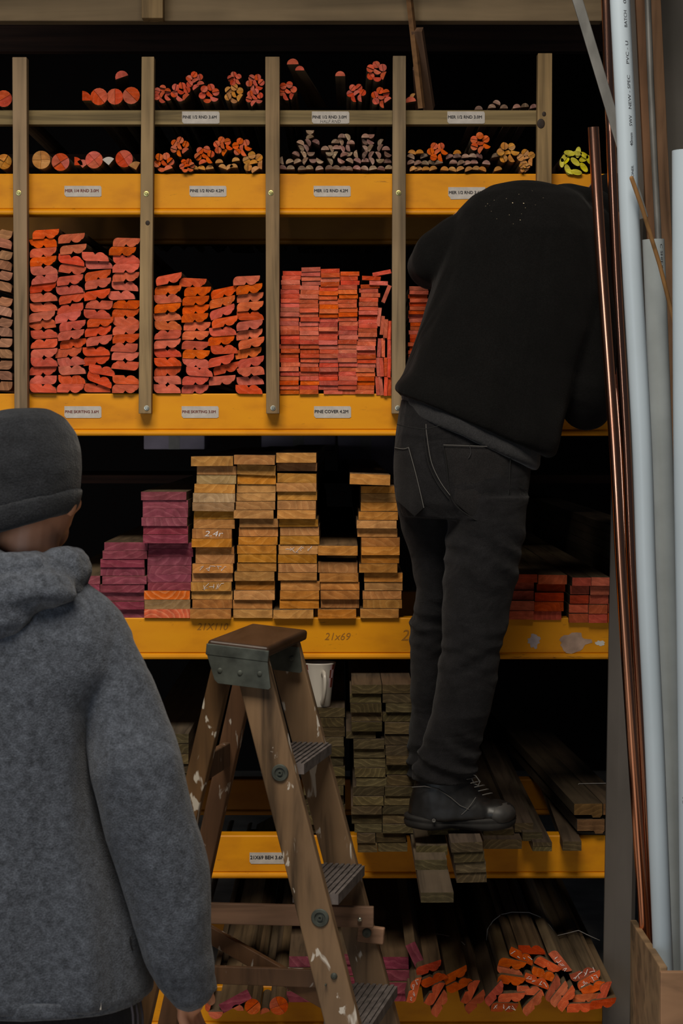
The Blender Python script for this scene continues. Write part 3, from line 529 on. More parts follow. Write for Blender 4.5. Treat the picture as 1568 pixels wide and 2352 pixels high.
# protruding planks the man stands on, and dark planks to the right
def plank(x0, x1, y0, y1, Y, lab, mats=('treated', 'e_green'), dx=0, Lh=2.0, tilt=0, name='plank', grp='planks under and beside the boot'):
    a, b_ = P(x0, y0, Y), P(x1, y1, Y); me = prism(rect(b_.x-a.x, a.z-b_.z, .0004), Lh, [M[mats[0]], M[mats[1]]], name)
    USED.add(lab); return tag(new(name, me, None, ((a.x+b_.x)/2, Y, (a.z+b_.z)/2), (0, -R(tilt), R(dx))), lab, 'plank', grp)
plank(966, 1041, 2050, 2073, -.70, 'longest plank jutting out lowest below the boot', Lh=2.6)
plank(953, 1026, 1975, 1998, -.48, 'plank jutting out left of and above the longest one', Lh=2.4)
plank(955, 1027, 1942, 1964, -.40, 'third plank up in the jutting pile under the boot heel', Lh=2.3)
plank(983, 1055, 1895.5, 1917, -.36, 'yellowish plank directly under the boot arch', mats=('treated', 'e_yellow_wood') if False else ('treated', 'e_green'), Lh=2.2)
for i, (x0, x1, t) in enumerate(((1036, 1108, 7), (1042, 1112, 5), (1046, 1116, 3), (1048, 1117, 2))):
    y1 = 2027-(3-i)*23.2
    plank(x0, x1, y1-22.8, y1, -.50+.004*i, 'jutting plank right of the boot arch, %s' % fromtop(i+1, 4), tilt=2, Lh=2.3)
plank(1110, 1180, 1905, 1925, -.05, 'dark plank end in the shade under the toe cap', mats=('treated', 'e_green'))
plank(1110, 1198, 1928, 1950, -.10, 'dark lower plank in the shade right of the jutting pile', mats=('treated', 'e_green'))
plank(1182, 1224, 1890, 1912, -.03, 'dark narrow plank beyond the toe cap', dx=0)
plank(1200, 1245, 1911, 1932, -.06, 'dark narrow plank below the one past the toe', dx=0)
plank(1223, 1267, 1934.5, 1944, -.10, 'upper thin batten left of the single askew plank', dx=0); plank(1223, 1267, 1945, 1955, -.10, 'lower thin batten left of the single askew plank', dx=0)
plank(1292, 1335, 1933, 1954, -.10, 'single askew plank jutting over the yellow beam', dx=-2, Lh=1.9)
for i, (x0, x1, y0, y1) in enumerate(((1318, 1383, 1846, 1878), (1385, 1440, 1846, 1878), (1325, 1388, 1882, 1915), (1390, 1445, 1882, 1915))):
    k = K(-.02); a = P(x0, y0, -.02); b_ = P(x1, y1, -.02); wd, ht = b_.x-a.x, a.z-b_.z
    pr = [(-wd/2, -ht*.30), (wd*.12, -ht*.30), (wd*.16, -ht/2), (wd*.42, -ht/2), (wd/2, -ht*.3), (wd/2, ht/2), (-wd/2, ht/2)]
    lab = 'grooved board in strapped bundle by the grey post, '+['upper left', 'upper right', 'lower left', 'lower right'][i]
    tag(new('grooved_board', prism(pr, 2.2, [M['treated'], M['e_brown2']], 'grooved_board'), None, ((a.x+b_.x)/2, -.02, (a.z+b_.z)/2), (0, 0, R(3))), lab, 'board', 'strapped grooved boards')
bm = bmesh.new(); box(bm, (P(1322, 0).x, .0, P(0, 1921).z), (P(1445, 0).x, 2.0, P(0, 1913, .0).z)); tag(new('bearer_board', mesh('bearer_board', bm, M['treated']), None, (0, 0.01, 0)), 'thin bearer board beneath the strapped grooved bundle', 'board')
def strap(pts, lab, r=.0011):
    bm = bmesh.new(); tube(bm, [(p, r) for p in pts], 6, dome=False); USED.add(lab)
    return tag(new('packing_strap', mesh('packing_strap', bm, M['strap'], True)), lab, 'strap', 'packing straps')
zt = P(0, 1846, -.02).z+.001; 
strap([Vector((P(1321, 0, .12).x+.0, .25, zt-.06)), Vector((P(1318, 0, .25).x+.012, .25, zt+.001)), Vector((P(1400, 0, .25).x+.0, .25, zt+.002)), Vector((P(1440, 0, .25).x, .25, zt+.001))], 'thin pale strap across the grooved bundle beside the post')

def arcstrap(pxs, Y, lab):
    strap([P(x, y, Y) for x, y in pxs], lab, .0012)
arcstrap([(1117,2160),(1119,2135),(1132,2115),(1150,2101),(1175,2095),(1215,2096),(1240,2106),(1262,2126),(1272,2140)], .12, 'pale strap arching over the middle heap of orange skirting')
arcstrap([(976,2150),(990,2143),(1010,2146),(1040,2152),(1060,2164),(1084,2186)], .10, 'pale strap lying over the left heap of orange skirting')
arcstrap([(1280,2149),(1305,2143),(1328,2137),(1350,2148),(1377,2160)], .10, 'pale strap crossing the right heap of orange skirting')
# ------------------------------------------------------------------ bottom shelf
zb = P(0, 2266).z
S5 = [(240,518,18,0),(265,578,25,0),(160,632,75,1),(380,555,27,0),(400,605,27,0),(268,650,60,0),(298,705,58,0),(455,640,65,0),(485,695,42,0),
 (777,423,-1,0),(725,457,-25,1),(675,497,-12,0),(665,535,-13,0),(670,583,-8,0),(862,505,-28,0),(925,487,-52,1),(845,553,-18,0),(805,587,-20,1),(770,637,-3,0),(672,673,3,0),(585,652,48,0),(635,725,-2,1),(785,705,45,0),(892,628,62,0),(925,655,52,0),(962,678,52,0),
 (1048,548,22,1),(1080,583,30,1),(1105,620,25,0),(1062,677,4,0),(1032,727,1,0),(1150,650,70,0),(1150,705,8,0)]
desc = ['topmost of the left heap', 'below the topmost of the left heap', 'standing on edge with chalk, left of heap', 'second from left heap\'s top, further right', 'under it on the right of left heap', 'steep, at left heap\'s lower left', 'steep, lowest in left heap', 'steep, right side of left heap', 'tilted, rightmost low in left heap',
 'flat on top of the middle heap', 'chalked, just under the middle heap\'s top', 'upper left of middle heap', 'second down left side of middle heap', 'third down left side of middle heap', 'upper centre of middle heap', 'chalked and sloping, right top of middle heap', 'heart of the middle heap', 'chalked, centre of the middle heap', 'below centre of the middle heap', 'flat, lower left of middle heap', 'steep, left foot of middle heap', 'chalked, lowest of middle heap', 'tilted up right, foot of middle heap', 'leaning right of the middle heap centre', 'next leaning one right of the middle heap', 'lowest leaning one right of the middle heap',
 'chalked, topmost of the right heap', 'chalked, second of the right heap', 'sloping, third of the right heap', 'flat, second lowest of right heap', 'lowest of the right heap', 'on edge against the grey post', 'low sliver against the grey post']
for (cx, cy, t, ch), d in zip(S5, desc):
    Y = -.20+random.uniform(-.012, .012)-(cy-560)*.0001; lab = 'orange skirting end on bottom shelf, '+d
    Y = -.19-max(0, (cy-423))*.00018+random.uniform(-.006, .006)
    o = stick('profiled_timber', skirt_prof(K(Y), False, (cx*7+cy) % 3 == 0), 880+cx*.4388, 2000+cy*.4388-4, Y, t, [M['pine'], M['e_orange' if random.random() < .75 else 'e_red']], lab, 'profiled timber', 'skirting boards heaped on the bottom shelf', Lh=2.2)
    if ch:
        bm = bmesh.new(); rr = random.Random(cx)
        for sx in (-.020, -.008, .006, .019):
            q = [Vector((sx+rr.uniform(-.007, .007), -.0006, rr.uniform(-.0065, .0065))) for _ in range(4)]
            tube(bm, [(p, .0008) for p in q], 5, dome=False)
        new('chalk_mark', mesh('chalk_mark', bm, M['chalk']), o)
# supporting boards under the heap (shaded, between heap and beam)
boards([(0, 21, 0, 64)], 935, 2245, 1, 'shade under the left orange heap', 'bottom shelf boards', mats=('pine', 'e_pale'), word='shaded', Y=.05)
# purple boards bottom centre
def pb(rows, wh, Y=-.12): boards(rows, 0, 0, 1, wh, 'plum boards on the bottom shelf', mats=('pine', 'e_purple'), word='plum-painted', Y=Y, Lh=2.2)
pb([(2196, 2221, 664, 735), (2222, 2247, 662, 733), (2248, 2273, 660, 731), (2274, 2299, 658, 729)], 'low stack behind the ladder\'s near rail')
pb([(2190, 2215, 738, 830), (2216, 2241, 742, 834), (2242, 2268, 738, 830), (2269, 2297, 736, 828)], 'low stack seen between the ladder rails')
pb([(2198, 2226, 846, 938), (2227, 2253, 848, 940), (2254, 2280, 845, 937), (2281, 2299, 843, 935)], 'low stack right of the ladder\'s far rail')
stick('sawn_board', rect(.056, .025), 953, 2192, -.16, -65, [M['pine'], M['e_purple']], 'single steeply tilted plum-painted board end above the left orange heap', 'board', 'plum boards on the bottom shelf', Lh=2.2)
stick('sawn_board', rect(.075, .024), 540, 2300, -.17, 28, [M['pine'], M['e_purple']], 'tilted plum board end lying near the man\'s right hand', 'board', 'plum boards on the bottom shelf', Lh=2.2)
# rounds bottom left
def half(r, n_=9, th=1.0):
    return [(r*math.cos(math.pi*k/n_), r*th*math.sin(math.pi*k/n_)-r*th*.42) for k in range(n_+1)]
def wedge(r, a0, a1, gap=.0004, n_=8):
    mid = (a0+a1)/2; ox, oz = gap*math.cos(mid), gap*math.sin(mid)
    pts = [(ox, oz)] if (a1-a0) < math.pi*.95 else []
    return pts+[(ox+r*math.cos(a0+(a1-a0)*k/n_), oz+r*math.sin(a0+(a1-a0)*k/n_)) for k in range(n_+1)]
def roundset(px, py, rpx, cuts, mats, lab, grp, Y=0.0, skip=(), Lh=2.2):
    """a full round made of halves or quarters, each a stick of its own"""
    names = {2: ['one half', 'other half'], 4: ['first quarter', 'second quarter', 'third quarter', 'fourth quarter']}
    k = len(cuts); dirs = ['right', 'upper right', 'top', 'upper left', 'left', 'lower left', 'bottom', 'lower right']
    for i, a in enumerate(cuts):
        if i in skip: continue
        b_ = cuts[(i+1) % k]; b_ = b_ if b_ > a else b_+360; mid = ((a+b_)/2) % 360
        nm = 'half_round_rod' if k == 2 else 'quarter_round_rod'
        d = dirs[int((mid+22.5)//45) % 8]
        stick(nm, wedge(rpx*K(Y), R(a), R(b_)), px, py, Y+random.uniform(-.004, .004), 0, mats, '%s: %s piece' % (lab, d), 'timber rod', grp, Lh=Lh)
mo = [M['pine'], M['e_orange']]; mp_ = [M['pine'], M['e_pink']]; mt = [M['tan_side'], M['e_tan']]; mm = [M['mer'], M['e_mer']]
GB = 'round mouldings on the bottom shelf'
roundset(580, 2312, 18, (40, 220), mo, 'orange round behind ladder leg, lower left', GB, -.17); roundset(640, 2310, 21, (20, 110, 200, 310), mo, 'orange cracked round left of near rail', GB, -.17)
stick('quarter_round_rod', wedge(14*K(), 0, R(150)), 545, 2322, -.17, 0, mo, 'small orange wedge end left of the orange rounds', 'timber rod', GB, Lh=2.2)
stick('half_round_rod', half(.012), 607, 2322, -.16, 20, mo, 'small orange half round between the two orange rounds', 'timber rod', GB, Lh=2.2)
stick('half_round_rod', half(.013), 478, 2312, -.17, 75, mo, 'orange half-round end just right of the hand', 'timber rod', GB, Lh=2.2)
stick('half_round_rod', half(.017), 495, 2331, -.18, 180, mo, 'lowest orange half-round end right of the hand', 'timber rod', GB, Lh=2.2)
stick('half_round_rod', half(.013), 415, 2303, -.17, 60, mo, 'orange half-round end just above the hand', 'timber rod', GB, Lh=2.2)

# ------------------------------------------------------------------ top rows of mouldings
c1 = .4209
CL = ['at centre', 'at right', 'at upper right', 'at top', 'at upper left', 'at left', 'at lower left', 'at bottom', 'at lower right']
def bundle(cx, cy, r, mats, lab, grp, ox=0, Y=-.01, seed=0, n_=6, name='half_round_rod', leaf=False):
    """cx,cy,r in zoomed-crop units (x .4209 px); rods tied in a round bundle"""
    rr = random.Random(int(cx*3+cy)+seed); k = K(Y); Rw = r*1.1*c1*k; sn = math.sin(math.pi/n_); sr = Rw*sn/(1+sn)*1.02; off = rr.uniform(0, 60)
    spots = [(0, 0)]+[((Rw-sr)*math.cos(R(off+360*i/n_)), (Rw-sr)*math.sin(R(off+360*i/n_))) for i in range(n_)]
    c = P(ox+cx*c1, cy*c1, Y)
    for i, (dx, dz) in enumerate(spots):
        a = rr.uniform(0, 180); split = (0 < i < 5) and not leaf
        if i == 0: where = 'middle'
        else:
            ang = (off+360*(i-1)/n_) % 360; where = '%d o\'clock' % ((int(round((90-ang)/30.0)) % 12) or 12)
        sr_ = sr if split else (sr*1.2 if i else (Rw-2*sr)*1.2)
        for h in ((0, 180) if split else (0,)):
            aa = a+h
            if leaf:
                n2 = 7; pr = [(sr*1.25*math.cos(math.pi*q/n2), sr*.62*math.sin(math.pi*q/n2)) for q in range(n2+1)]+[(-sr*1.25*math.cos(math.pi*q/n2), -sr*.62*math.sin(math.pi*q/n2)) for q in range(1, n2)]
                pr = [(x*math.cos(R(a))-z*math.sin(R(a)), x*math.sin(R(a))+z*math.cos(R(a))) for x, z in pr]
            else:
                pr = wedge(sr_, R(aa), R(aa+180), .0005, 8)
                if not split: # centre the lone half in its slot
                    qx, qz = .42*sr_*math.cos(R(aa+90)), .42*sr_*math.sin(R(aa+90)); pr = [(x-qx, z-qz) for x, z in pr]
            l = '%s, %s%s' % (lab, where, (' one half' if h == 0 else ' other half') if split else '')
            me = prism(pr, 2.3, mats, name); o = new(name, me, None, c+Vector((dx, rr.uniform(-.006, .006), dz)))
            if l in USED: l += ' inner'
            assert len(l.split()) <= 16 and l not in USED, l; USED.add(l); tag(o, l, 'timber rod', grp)
GT, GU = 'mouldings on the top row', 'mouldings on the row above the stickered beam'
# row 0 bay 0/1
roundset(20*c1, 538*c1, 19, (30, 210), mp_, 'pink round at left edge of top row', GT)
stick('quarter_round_rod', wedge(.023, R(0), R(90)), 448*c1, 549*c1, 0, 0, mp_, 'pink quarter round lying left of three pink rounds, top row', 'timber rod', GT)
roundset(540*c1, 527*c1, 19.5, (-50, 130), mp_, 'first of three pink rounds, top row', GT); roundset(627*c1, 527*c1, 18.5, (90, 270), mp_, 'second of three pink rounds, top row', GT); roundset(716*c1, 521*c1, 19.5, (-45, 135), mp_, 'third of three pink rounds, top row', GT)
def leaner(p0, p1, r, mats, lab, rot=0, name='half_round_rod', grp=GT, prof=None, cat='timber rod'):
    """stick whose near end is at p0 and whose foot is at p1"""
    p0, p1 = Vector(p0), Vector(p1); d = p1-p0; me = prism(prof or wedge(r, R(rot), R(rot+180)), d.length, mats, name)
    o = new(name, me, None, p0); o.rotation_mode = 'QUATERNION'; o.rotation_quaternion = d.to_track_quat('Y', 'Z'); USED.add(lab); return tag(o, lab, cat, grp)
zr0 = P(0, 253).z+.012
leaner(P(280, 178, -.02), P(285, 232, 1.0), .016, mp_, 'single pink wedge rod resting on top of the three pink rounds', 20)
for cx, cy, r, mt_, l in ((885,515,46,mp_,'first'), (985,502,50,mp_,'second'), (1062,440,46,mp_,'raised third'), (1140,512,52,mp_,'fourth')):
    bundle(cx, cy, r, mt_, 'pink rod in %s bundle over upper 3.6M sticker' % l, GT)
bundle(1276, 512, 50, mt, 'tan rod in bare bundle right of upper 3.6M sticker', GT); bundle(1280, 430, 36, mp_, 'pink rod in small bundle on the tan bundle', GT, n_=5)
bundle(1392, 452, 46, mp_, 'pink rod in upper bundle beside third upright', GT); bundle(1388, 532, 44, mp_, 'pink rod in lower bundle beside third upright', GT)
for cx, cy, r, l in ((95, 495, 48, 'leftmost bundle over HALF RND sticker'), (470, 508, 48, 'middle bundle over HALF RND sticker'), (582, 392, 54, 'raised bundle above HALF RND bay'), (605, 530, 50, 'lowest right bundle, HALF RND bay')):
    bundle(cx, cy, r, mp_, 'pink rod in '+l, GT, ox=620)
for (x0, y0), (x1, y1), r, l in (((672, 148), (717, 247), .014, 'long pink-ended rod leaning right, left of the pair'), ((688, 162), (742, 247), .011, 'long pink-ended rod leaning right, right of the pair'), ((781, 175), (784, 246), .012, 'upright pink-ended rod alone above the HALF RND sticker')):
    leaner(P(x0, y0, -.02), P(x1, y1, .45), r, mp_, l, 0, prof=None)
stick('half_round_rod', half(.013), 942, 229, 0, 10, mp_, 'single pink half round right of fourth upright, top row', 'timber rod', GT)
stick('half_round_rod', half(.009), 946, 221, .002, 60, mt, 'thin tan half round leaning on the single pink one', 'timber rod', GT)
for i, (x, y, t) in enumerate(((1099, 247, 0), (1129, 243, 5), (1141, 234, -20), (1157, 244, 0), (1186, 243, 8), (1205, 241, 5), (1225, 243, 12))):
    stick('hardwood_rod', half(.0095), x, y+1, 0, t, mm, 'small dark half round, %s from left over MER 3.0M sticker' % ORD[i+1], 'timber rod', GT)
# tall dark lengths standing in bay 4
leaner(P(958, 68, -.03), P(985, 248, .10), .01, [M['mer'], M['mer']], 'thick dark brown length leaning up before the top beam', prof=rect(.026, .022), name='timber_length', cat='timber length', grp='tall lengths leaning in the top row')
leaner(P(934, -60, -.06), P(968, 248, .02), .01, [M['pole'], M['pole']], 'thin pale brown length reaching out of the picture top', prof=rect(.012, .014), name='timber_length', cat='timber length', grp='tall lengths leaning in the top row')
leaner(P(952, 157, .0), P(957, 248, .1), .01, [M['mer'], M['mer']], 'shortest thin dark length left of the thick leaning one', prof=rect(.009, .012), name='timber_length', cat='timber length', grp='tall lengths leaning in the top row')
# row 1
roundset(22*c1, 882*c1, 17, (60, 150, 240, 330), mt, 'tan round at left edge, lower row', GU); roundset(225*c1, 872*c1, 20.5, (0, 95, 180, 265), mt, 'bare tan round right of the first upright', GU)
roundset(330*c1, 884*c1, 20, (30, 120, 215, 305), mp_, 'pink cross-cut round left of centre, lower row', GU); roundset(513*c1, 872*c1, 19.5, (40, 130, 220, 310), mp_, 'pink cross-cut round in the middle, lower row', GU); roundset(677*c1, 866*c1, 19.5, (35, 125, 215, 300), mp_, 'pink cross-cut round near second upright', GU)
for x, y, a, mt_, l in ((405, 890, 0, mp_, 'pink quarter round between first two pink cross-cut rounds'), (450, 905, 40, mp_, 'low pink quarter round left of the middle pink round'), (593, 890, 50, [M['treated'], M['sticker']], 'grey-ended quarter round left of second upright'), (742, 915, 60, mt, 'small tan quarter round touching the second upright')):
    stick('quarter_round_rod', wedge(.020, R(a), R(a+90)), x*c1, (y+12)*c1, 0, 0, mt_, l, 'timber rod', GU)
for cx, cy, r, mt_, l in ((893,887,52,mo,'orange rod in first bundle over 4.2M sticker'), (980,800,48,mo,'orange rod in raised bundle, left of bay two'), (1020,905,38,mo,'orange rod in small low bundle, bay two'), (1115,848,50,mo,'orange rod in centre bundle, bay two'), (1215,795,48,mo,'orange rod in top bundle right of centre, bay two'), (1318,802,48,mo,'orange rod in top right bundle, bay two'), (1382,885,55,mt,'tan rod in low right bundle, bay two')):
    bundle(cx, cy, r, mt_, l, GU)
for i, (x, y, t) in enumerate(((1060,915,0),(1100,915,-10),(1143,913,8),(1195,880,5),(1215,908,-20),(1250,910,30),(1285,870,10),(1275,905,0))):
    stick('half_round_rod', half(.0095), x*c1, y*c1, 0, t, mt, 'loose tan half round, %s from left below orange bundles' % ORD[i+1], 'timber rod', GU)
rows3 = [(916, [68,112,172,214,268,322,362,400,430,474,516,560,606,648]), (878, [62,105,148,190,235,268,330,385,436,478,520,556,600,640]), (842, [143,185,222,325,352,402,428,468,516,550,592,640]), (808, [172,198,300,335,362,395,425,522,545,598,632]), (774, [168,210,252,356,388,440,520,545,600]), (745, [215,392,425,520,548]), (722, [218,])]
for ri, (y, xs) in enumerate(rows3):
    for i, x in enumerate(xs):
        stick('hardwood_rod', half(.0098), 620+x*c1, (y+random.uniform(-4, 3))*c1, random.uniform(-.012, .004), random.choice((0, 20, -25, 60, 100, -60, 180, 150)) if ri > 0 else random.uniform(-12, 12), mm,
              'small brown half round, %s from left, %s row up, dark bay' % (ORD[i+1], ORD[ri+1]), 'timber rod', GU)
rows4 = [(920, [780,808,888,850,952,995,1035,1082,1125,1160,1242]), (885, [768,805,845,880,920,1000,1040,1075,1112,1180]), (850, [770,838,978,1020,1065,1105,1140,1230]), (828, [775,815,1020]) ]
for ri, (y, xs) in enumerate(rows4):
    for i, x in enumerate(sorted(xs)):
        stick('hardwood_rod', half(.0098), 620+x*c1, (y+random.uniform(-3, 3))*c1, random.uniform(-.012, .004), random.uniform(-25, 25), mm if (x*3+ri) % 3 else mt,
              'small tan-brown half round, %s from left, %s row, over covered sticker' % (ORD[i+1], ORD[ri+1]), 'timber rod', GU)
bundle(912, 828, 50, mo, 'orange rod in bundle among brown half rounds', GU, ox=620); bundle(1146, 778, 52, mo, 'orange rod in raised bundle left of fifth upright', GU, ox=620)
bundle(1296, 832, 54, mt, 'bare rod in large bundle near fifth upright', GU, ox=620); bundle(1398, 862, 46, mt, 'bare rod in upper bundle touching fifth upright', GU, ox=620, n_=5); bundle(1388, 912, 28, mt, 'bare rod in low bundle touching fifth upright', GU, ox=620, n_=5)
bundle(1320/c1, 372/c1, 74, [M['dark_board'], M['e_yellow']], 'yellow-ended strip in bundle right of fifth upright', GU, leaf=True, n_=7, name='oval_rod')
for q in range(8):
    a = R(20+q*32); xx, yy = 1322+32*math.cos(a)*1.0, 374-22*math.sin(a)
    if yy > 396 or q in (6,): continue
    pr = [(.0115*math.cos(math.pi*t/7), .0058*math.sin(math.pi*t/7)) for t in range(8)]+[(-.0115*math.cos(math.pi*t/7), -.0058*math.sin(math.pi*t/7)) for t in range(1, 7)]
    stick('oval_rod', pr, xx, yy, -.01, math.degrees(a)+90, [M['dark_board'], M['e_yellow']], 'outer yellow-ended strip, %s counter-clockwise round the yellow bundle' % ORD[q+1], 'timber rod', GU)

# ------------------------------------------------------------------ background cartons far behind
for x0, x1, y0, y1, Y, l in ((330, 470, 960, 1032, 2.4, 'dim dusty carton far behind the plum boards'), (600, 770, 960, 1035, 2.6, 'pale violet carton far behind, between the pine stacks'), (775, 905, 960, 1090, 2.4, 'violet-grey carton far behind the short pine stack')):
    a, b_ = P(x0, y0, Y), P(x1, y1, Y); e_ = tag(empty('storage_carton', (0, 0, 0)), l, 'carton', 'cartons in the dark behind the rack')
    bm = bmesh.new(); box(bm, (a.x, Y, b_.z), (b_.x, Y+.3, a.z)); o = bevel(new('carton_body', mesh('carton_body', bm, M['carton']), e_), .004)
    bm = bmesh.new(); box(bm, ((a.x+b_.x)/2-.02, Y-.001, b_.z), ((a.x+b_.x)/2+.02, Y, a.z)); new('packing_tape', mesh('packing_tape', bm, M['sticker']), e_)
bm = bmesh.new(); zc = P(0, 1090, 2.4).z; box(bm, (-1.2, 2.35, zc-.03), (1.2, 3.1, zc-.001)); tag(new('rear_shelf', mesh('rear_shelf', bm, M['dark_board'])), 'dark shelf far behind the rack carrying dim cartons', 'shelf')

# ------------------------------------------------------------------ mug
t = P(733, 1622, .03); mug = tag(empty('mug', t), 'white mug with brown and pink squares standing on the treated stack', 'mug')
k = K(.03); bm = bmesh.new(); prof = [(24.5, 0), (25.5, 2), (27.5, 22), (30, 45), (32.5, 67), (35, 86), (37.5, 98), (38.5, 101), (37, 101.5), (35.5, 97), (33, 84), (28, 45), (23, 6), (1, 5)]
n_ = 40; rings = [[Vector((r*k*math.cos(2*math.pi*q/n_), r*k*math.sin(2*math.pi*q/n_), z*k)) for q in range(n_)] for r, z in prof]; vs_ = [[bm.verts.new(p) for p in r] for r in rings]
for ri in range(len(prof)-1):
    for q in range(n_):
        f = bm.faces.new((vs_[ri][q], vs_[ri][(q+1) % n_], vs_[ri+1][(q+1) % n_], vs_[ri+1][q])); f.smooth = True
        if ri in (3, 4, 5) and (17 <= q <= 24 or q >= 35 or q <= 12): f.material_index = (1 if (ri+q//2) % 2 else 2)
bm.faces.new(list(reversed(vs_[0]))); bm.faces.new(vs_[-1]); new('cup_body', mesh('cup_body', bm, [M['mug'], M['mug_b'], M['mug_p']]), mug)
bm = bmesh.new(); ha = R(-76); hd = Vector((math.cos(ha), math.sin(ha), 0))
pts = [(30, 76), (40, 82), (50, 80), (55, 66), (54, 48), (46, 30), (35, 16), (27, 12)]
tube(bm, [(hd*(r*k)+Vector((0, 0, z*k)), .0048) for r, z in pts], 12, flat=1.5); new('handle', mesh('handle', bm, M['mug'], True), mug)

# ------------------------------------------------------------------ ladder
lad = tag(empty('step_ladder', (0, 0, 0)), 'old paint-spattered wooden step ladder with grey steel hinge plates, before the rack', 'ladder')
Wd = Vector((.20, .98, 0)).normalized(); Ad = Vector((.98, -.20, 0)).normalized()
nT = P(572, 1495, -1.0); ndir = (Ad*.305+Vector((0, 0, -1.167))).normalized()
def at_z(p, d, z): return p+d*((z-p.z)/d.z)
nB = at_z(nT, ndir, 0.0); fT = nT+Wd*.275; fB = nB+Wd*.315; fdir = (fB-fT).normalized()
def bar(name, p0, p1, side, w_, t_, m, lab=None, bv=.003):
    bm = bmesh.new(); obox(bm, p0, p1, side, w_, t_); o = bevel(new(name, mesh(name, bm, m), lad), bv, 3)
    if lab: o['label'] = lab
    return o
bar('front_rail', nT, nB, Ad, .066, .024, M['ladder'], 'near front rail with two round washers'); bar('front_rail', fT, fB, Ad, .066, .024, M['ladder'], 'far front rail behind the treads')
for z, dpt in ((.945, .085), (.697, .09), (.452, .095), (.205, .10)):
    a = at_z(nT, ndir, z)+Wd*.012; b_ = at_z(fT, fdir, z)-Wd*.012; off = Ad*.004
    bm = bmesh.new(); obox(bm, a+off, b_+off, Ad, dpt, .020)
    for gi in range(-3, 4):
        g = Ad*(gi*dpt/7.6); obox(bm, a+off+g+Vector((0, 0, .0115)), b_+off+g+Vector((0, 0, .0115)), Ad, dpt/14, .003)
    o = new('tread', mesh('tread', bm, M['tread']), lad)
# rear legs
rn = Vector((P(507, 1530, -.97).x, -.97, P(507, 1530, -.97).z)); rdir = (-Ad*.27+Vector((0, 0, -1.13))).normalized(); rB = at_z(rn, rdir, 0)
rf = rn+Wd*.235; rfB = rB+Wd*.30
bar('rear_leg', rn+Wd*.02, rB+Wd*.02, Ad, .040, .03, M['ladder_dark'], 'near rear leg, streaked with white paint'); bar('rear_leg', rf, rfB, Ad, .040, .03, M['ladder_dark'], 'far rear leg')
# platform with steel edging
tilt = math.radians(5.5); Pa = (Ad*math.cos(tilt)-Vector((0, 0, math.sin(tilt)))); c0 = P(549, 1489, -1.01)
Zp = Vector((0, 0, 1)); cT = c0+Wd*.165
bm = bmesh.new(); obox(bm, c0-Wd*.012, c0+Wd*.335, Pa, .122, .022); o = bevel(new('top_platform', mesh('top_platform', bm, M['cap']), lad), .007, 4); o['label'] = 'worn dark brown top board'
bm = bmesh.new(); obox(bm, c0-Pa*.062-Wd*.0145-Zp*.007, c0+Pa*.062-Wd*.0145-Zp*.007, Zp, .022, .004); o = bevel(new('steel_edging', mesh('steel_edging', bm, M['steel']), lad), .0015)
def plate(c, dirW, pts, name, rivets):
    bm = bmesh.new(); A_ = []; B_ = []
    for x, z in pts: p = c+Pa*x+Zp*z; A_.append(bm.verts.new(p)); B_.append(bm.verts.new(p+Wd*.003))
    bm.faces.new(A_); bm.faces.new(list(reversed(B_)))
    for i in range(len(A_)): bm.faces.new((A_[i], B_[i], B_[(i+1) % len(A_)], A_[(i+1) % len(A_)]))
    o = new(name, mesh(name, bm, M['steel']), lad)
    for x, z in rivets:
        q = c+Pa*x+Zp*z; bm = bmesh.new(); ell(bm, q-Wd*.0005, (.0052, .002, .0052)); new('rivet', mesh('rivet', bm, M['zinc'] if False else M['steel'], True), o)
pp = [(-.060, -.018), (.060, -.018), (.066, -.066), (.062, -.070), (-.038, -.070), (-.045, -.064)]
plate(c0-Wd*.0155, Wd, pp, 'hinge_plate', [(-.034, -.045), (.006, -.045), (.045, -.042)]); plate(fT+(c0-nT)-Wd*.016, Wd, pp, 'hinge_plate', [(.045, -.042)])
# washers and bolts on near rail
def washer(px, py, r, name='washer', ball=False, lab=None):
    d = (nT-nB); # point of near rail face at that image row
    q = P(px, py, -1.02); best = nT
    for i in range(400):
        s = nT.lerp(nB, i/400)
        yy = CY+(CAMZ-s.z)*FPX/(CD+s.y)
        if yy > py: best = s; break
    Yf = best.y-.013; q = P(px, py, Yf); bm = bmesh.new(); nrm = -Wd; Mx = Matrix.Translation(q) @ nrm.to_track_quat('Z', 'Y').to_matrix().to_4x4()
    if ball: lathe(bm, [(r, -.002), (r*.95, .002), (r*.6, .005), (.0002, .006)], 20, 0, Mx)
    else: lathe(bm, [(r, -.002), (r, .0015), (r*.92, .0035), (r*.62, .0035), (r*.55, .001), (r*.33, .001), (r*.3, .004), (r*.14, .004), (r*.1, .001), (.0002, .001)], 28, 0, Mx)
    o = new(name, mesh(name, bm, M['steel'], False), lad)
    if lab: o['label'] = lab
washer(643, 1775, .0165, lab='upper round washer'); washer(735, 2108, .0175, lab='lower round washer'); washer(767, 2242, .0068, 'bolt', True)
washer(748, 2262, .002, 'green_mark', True)
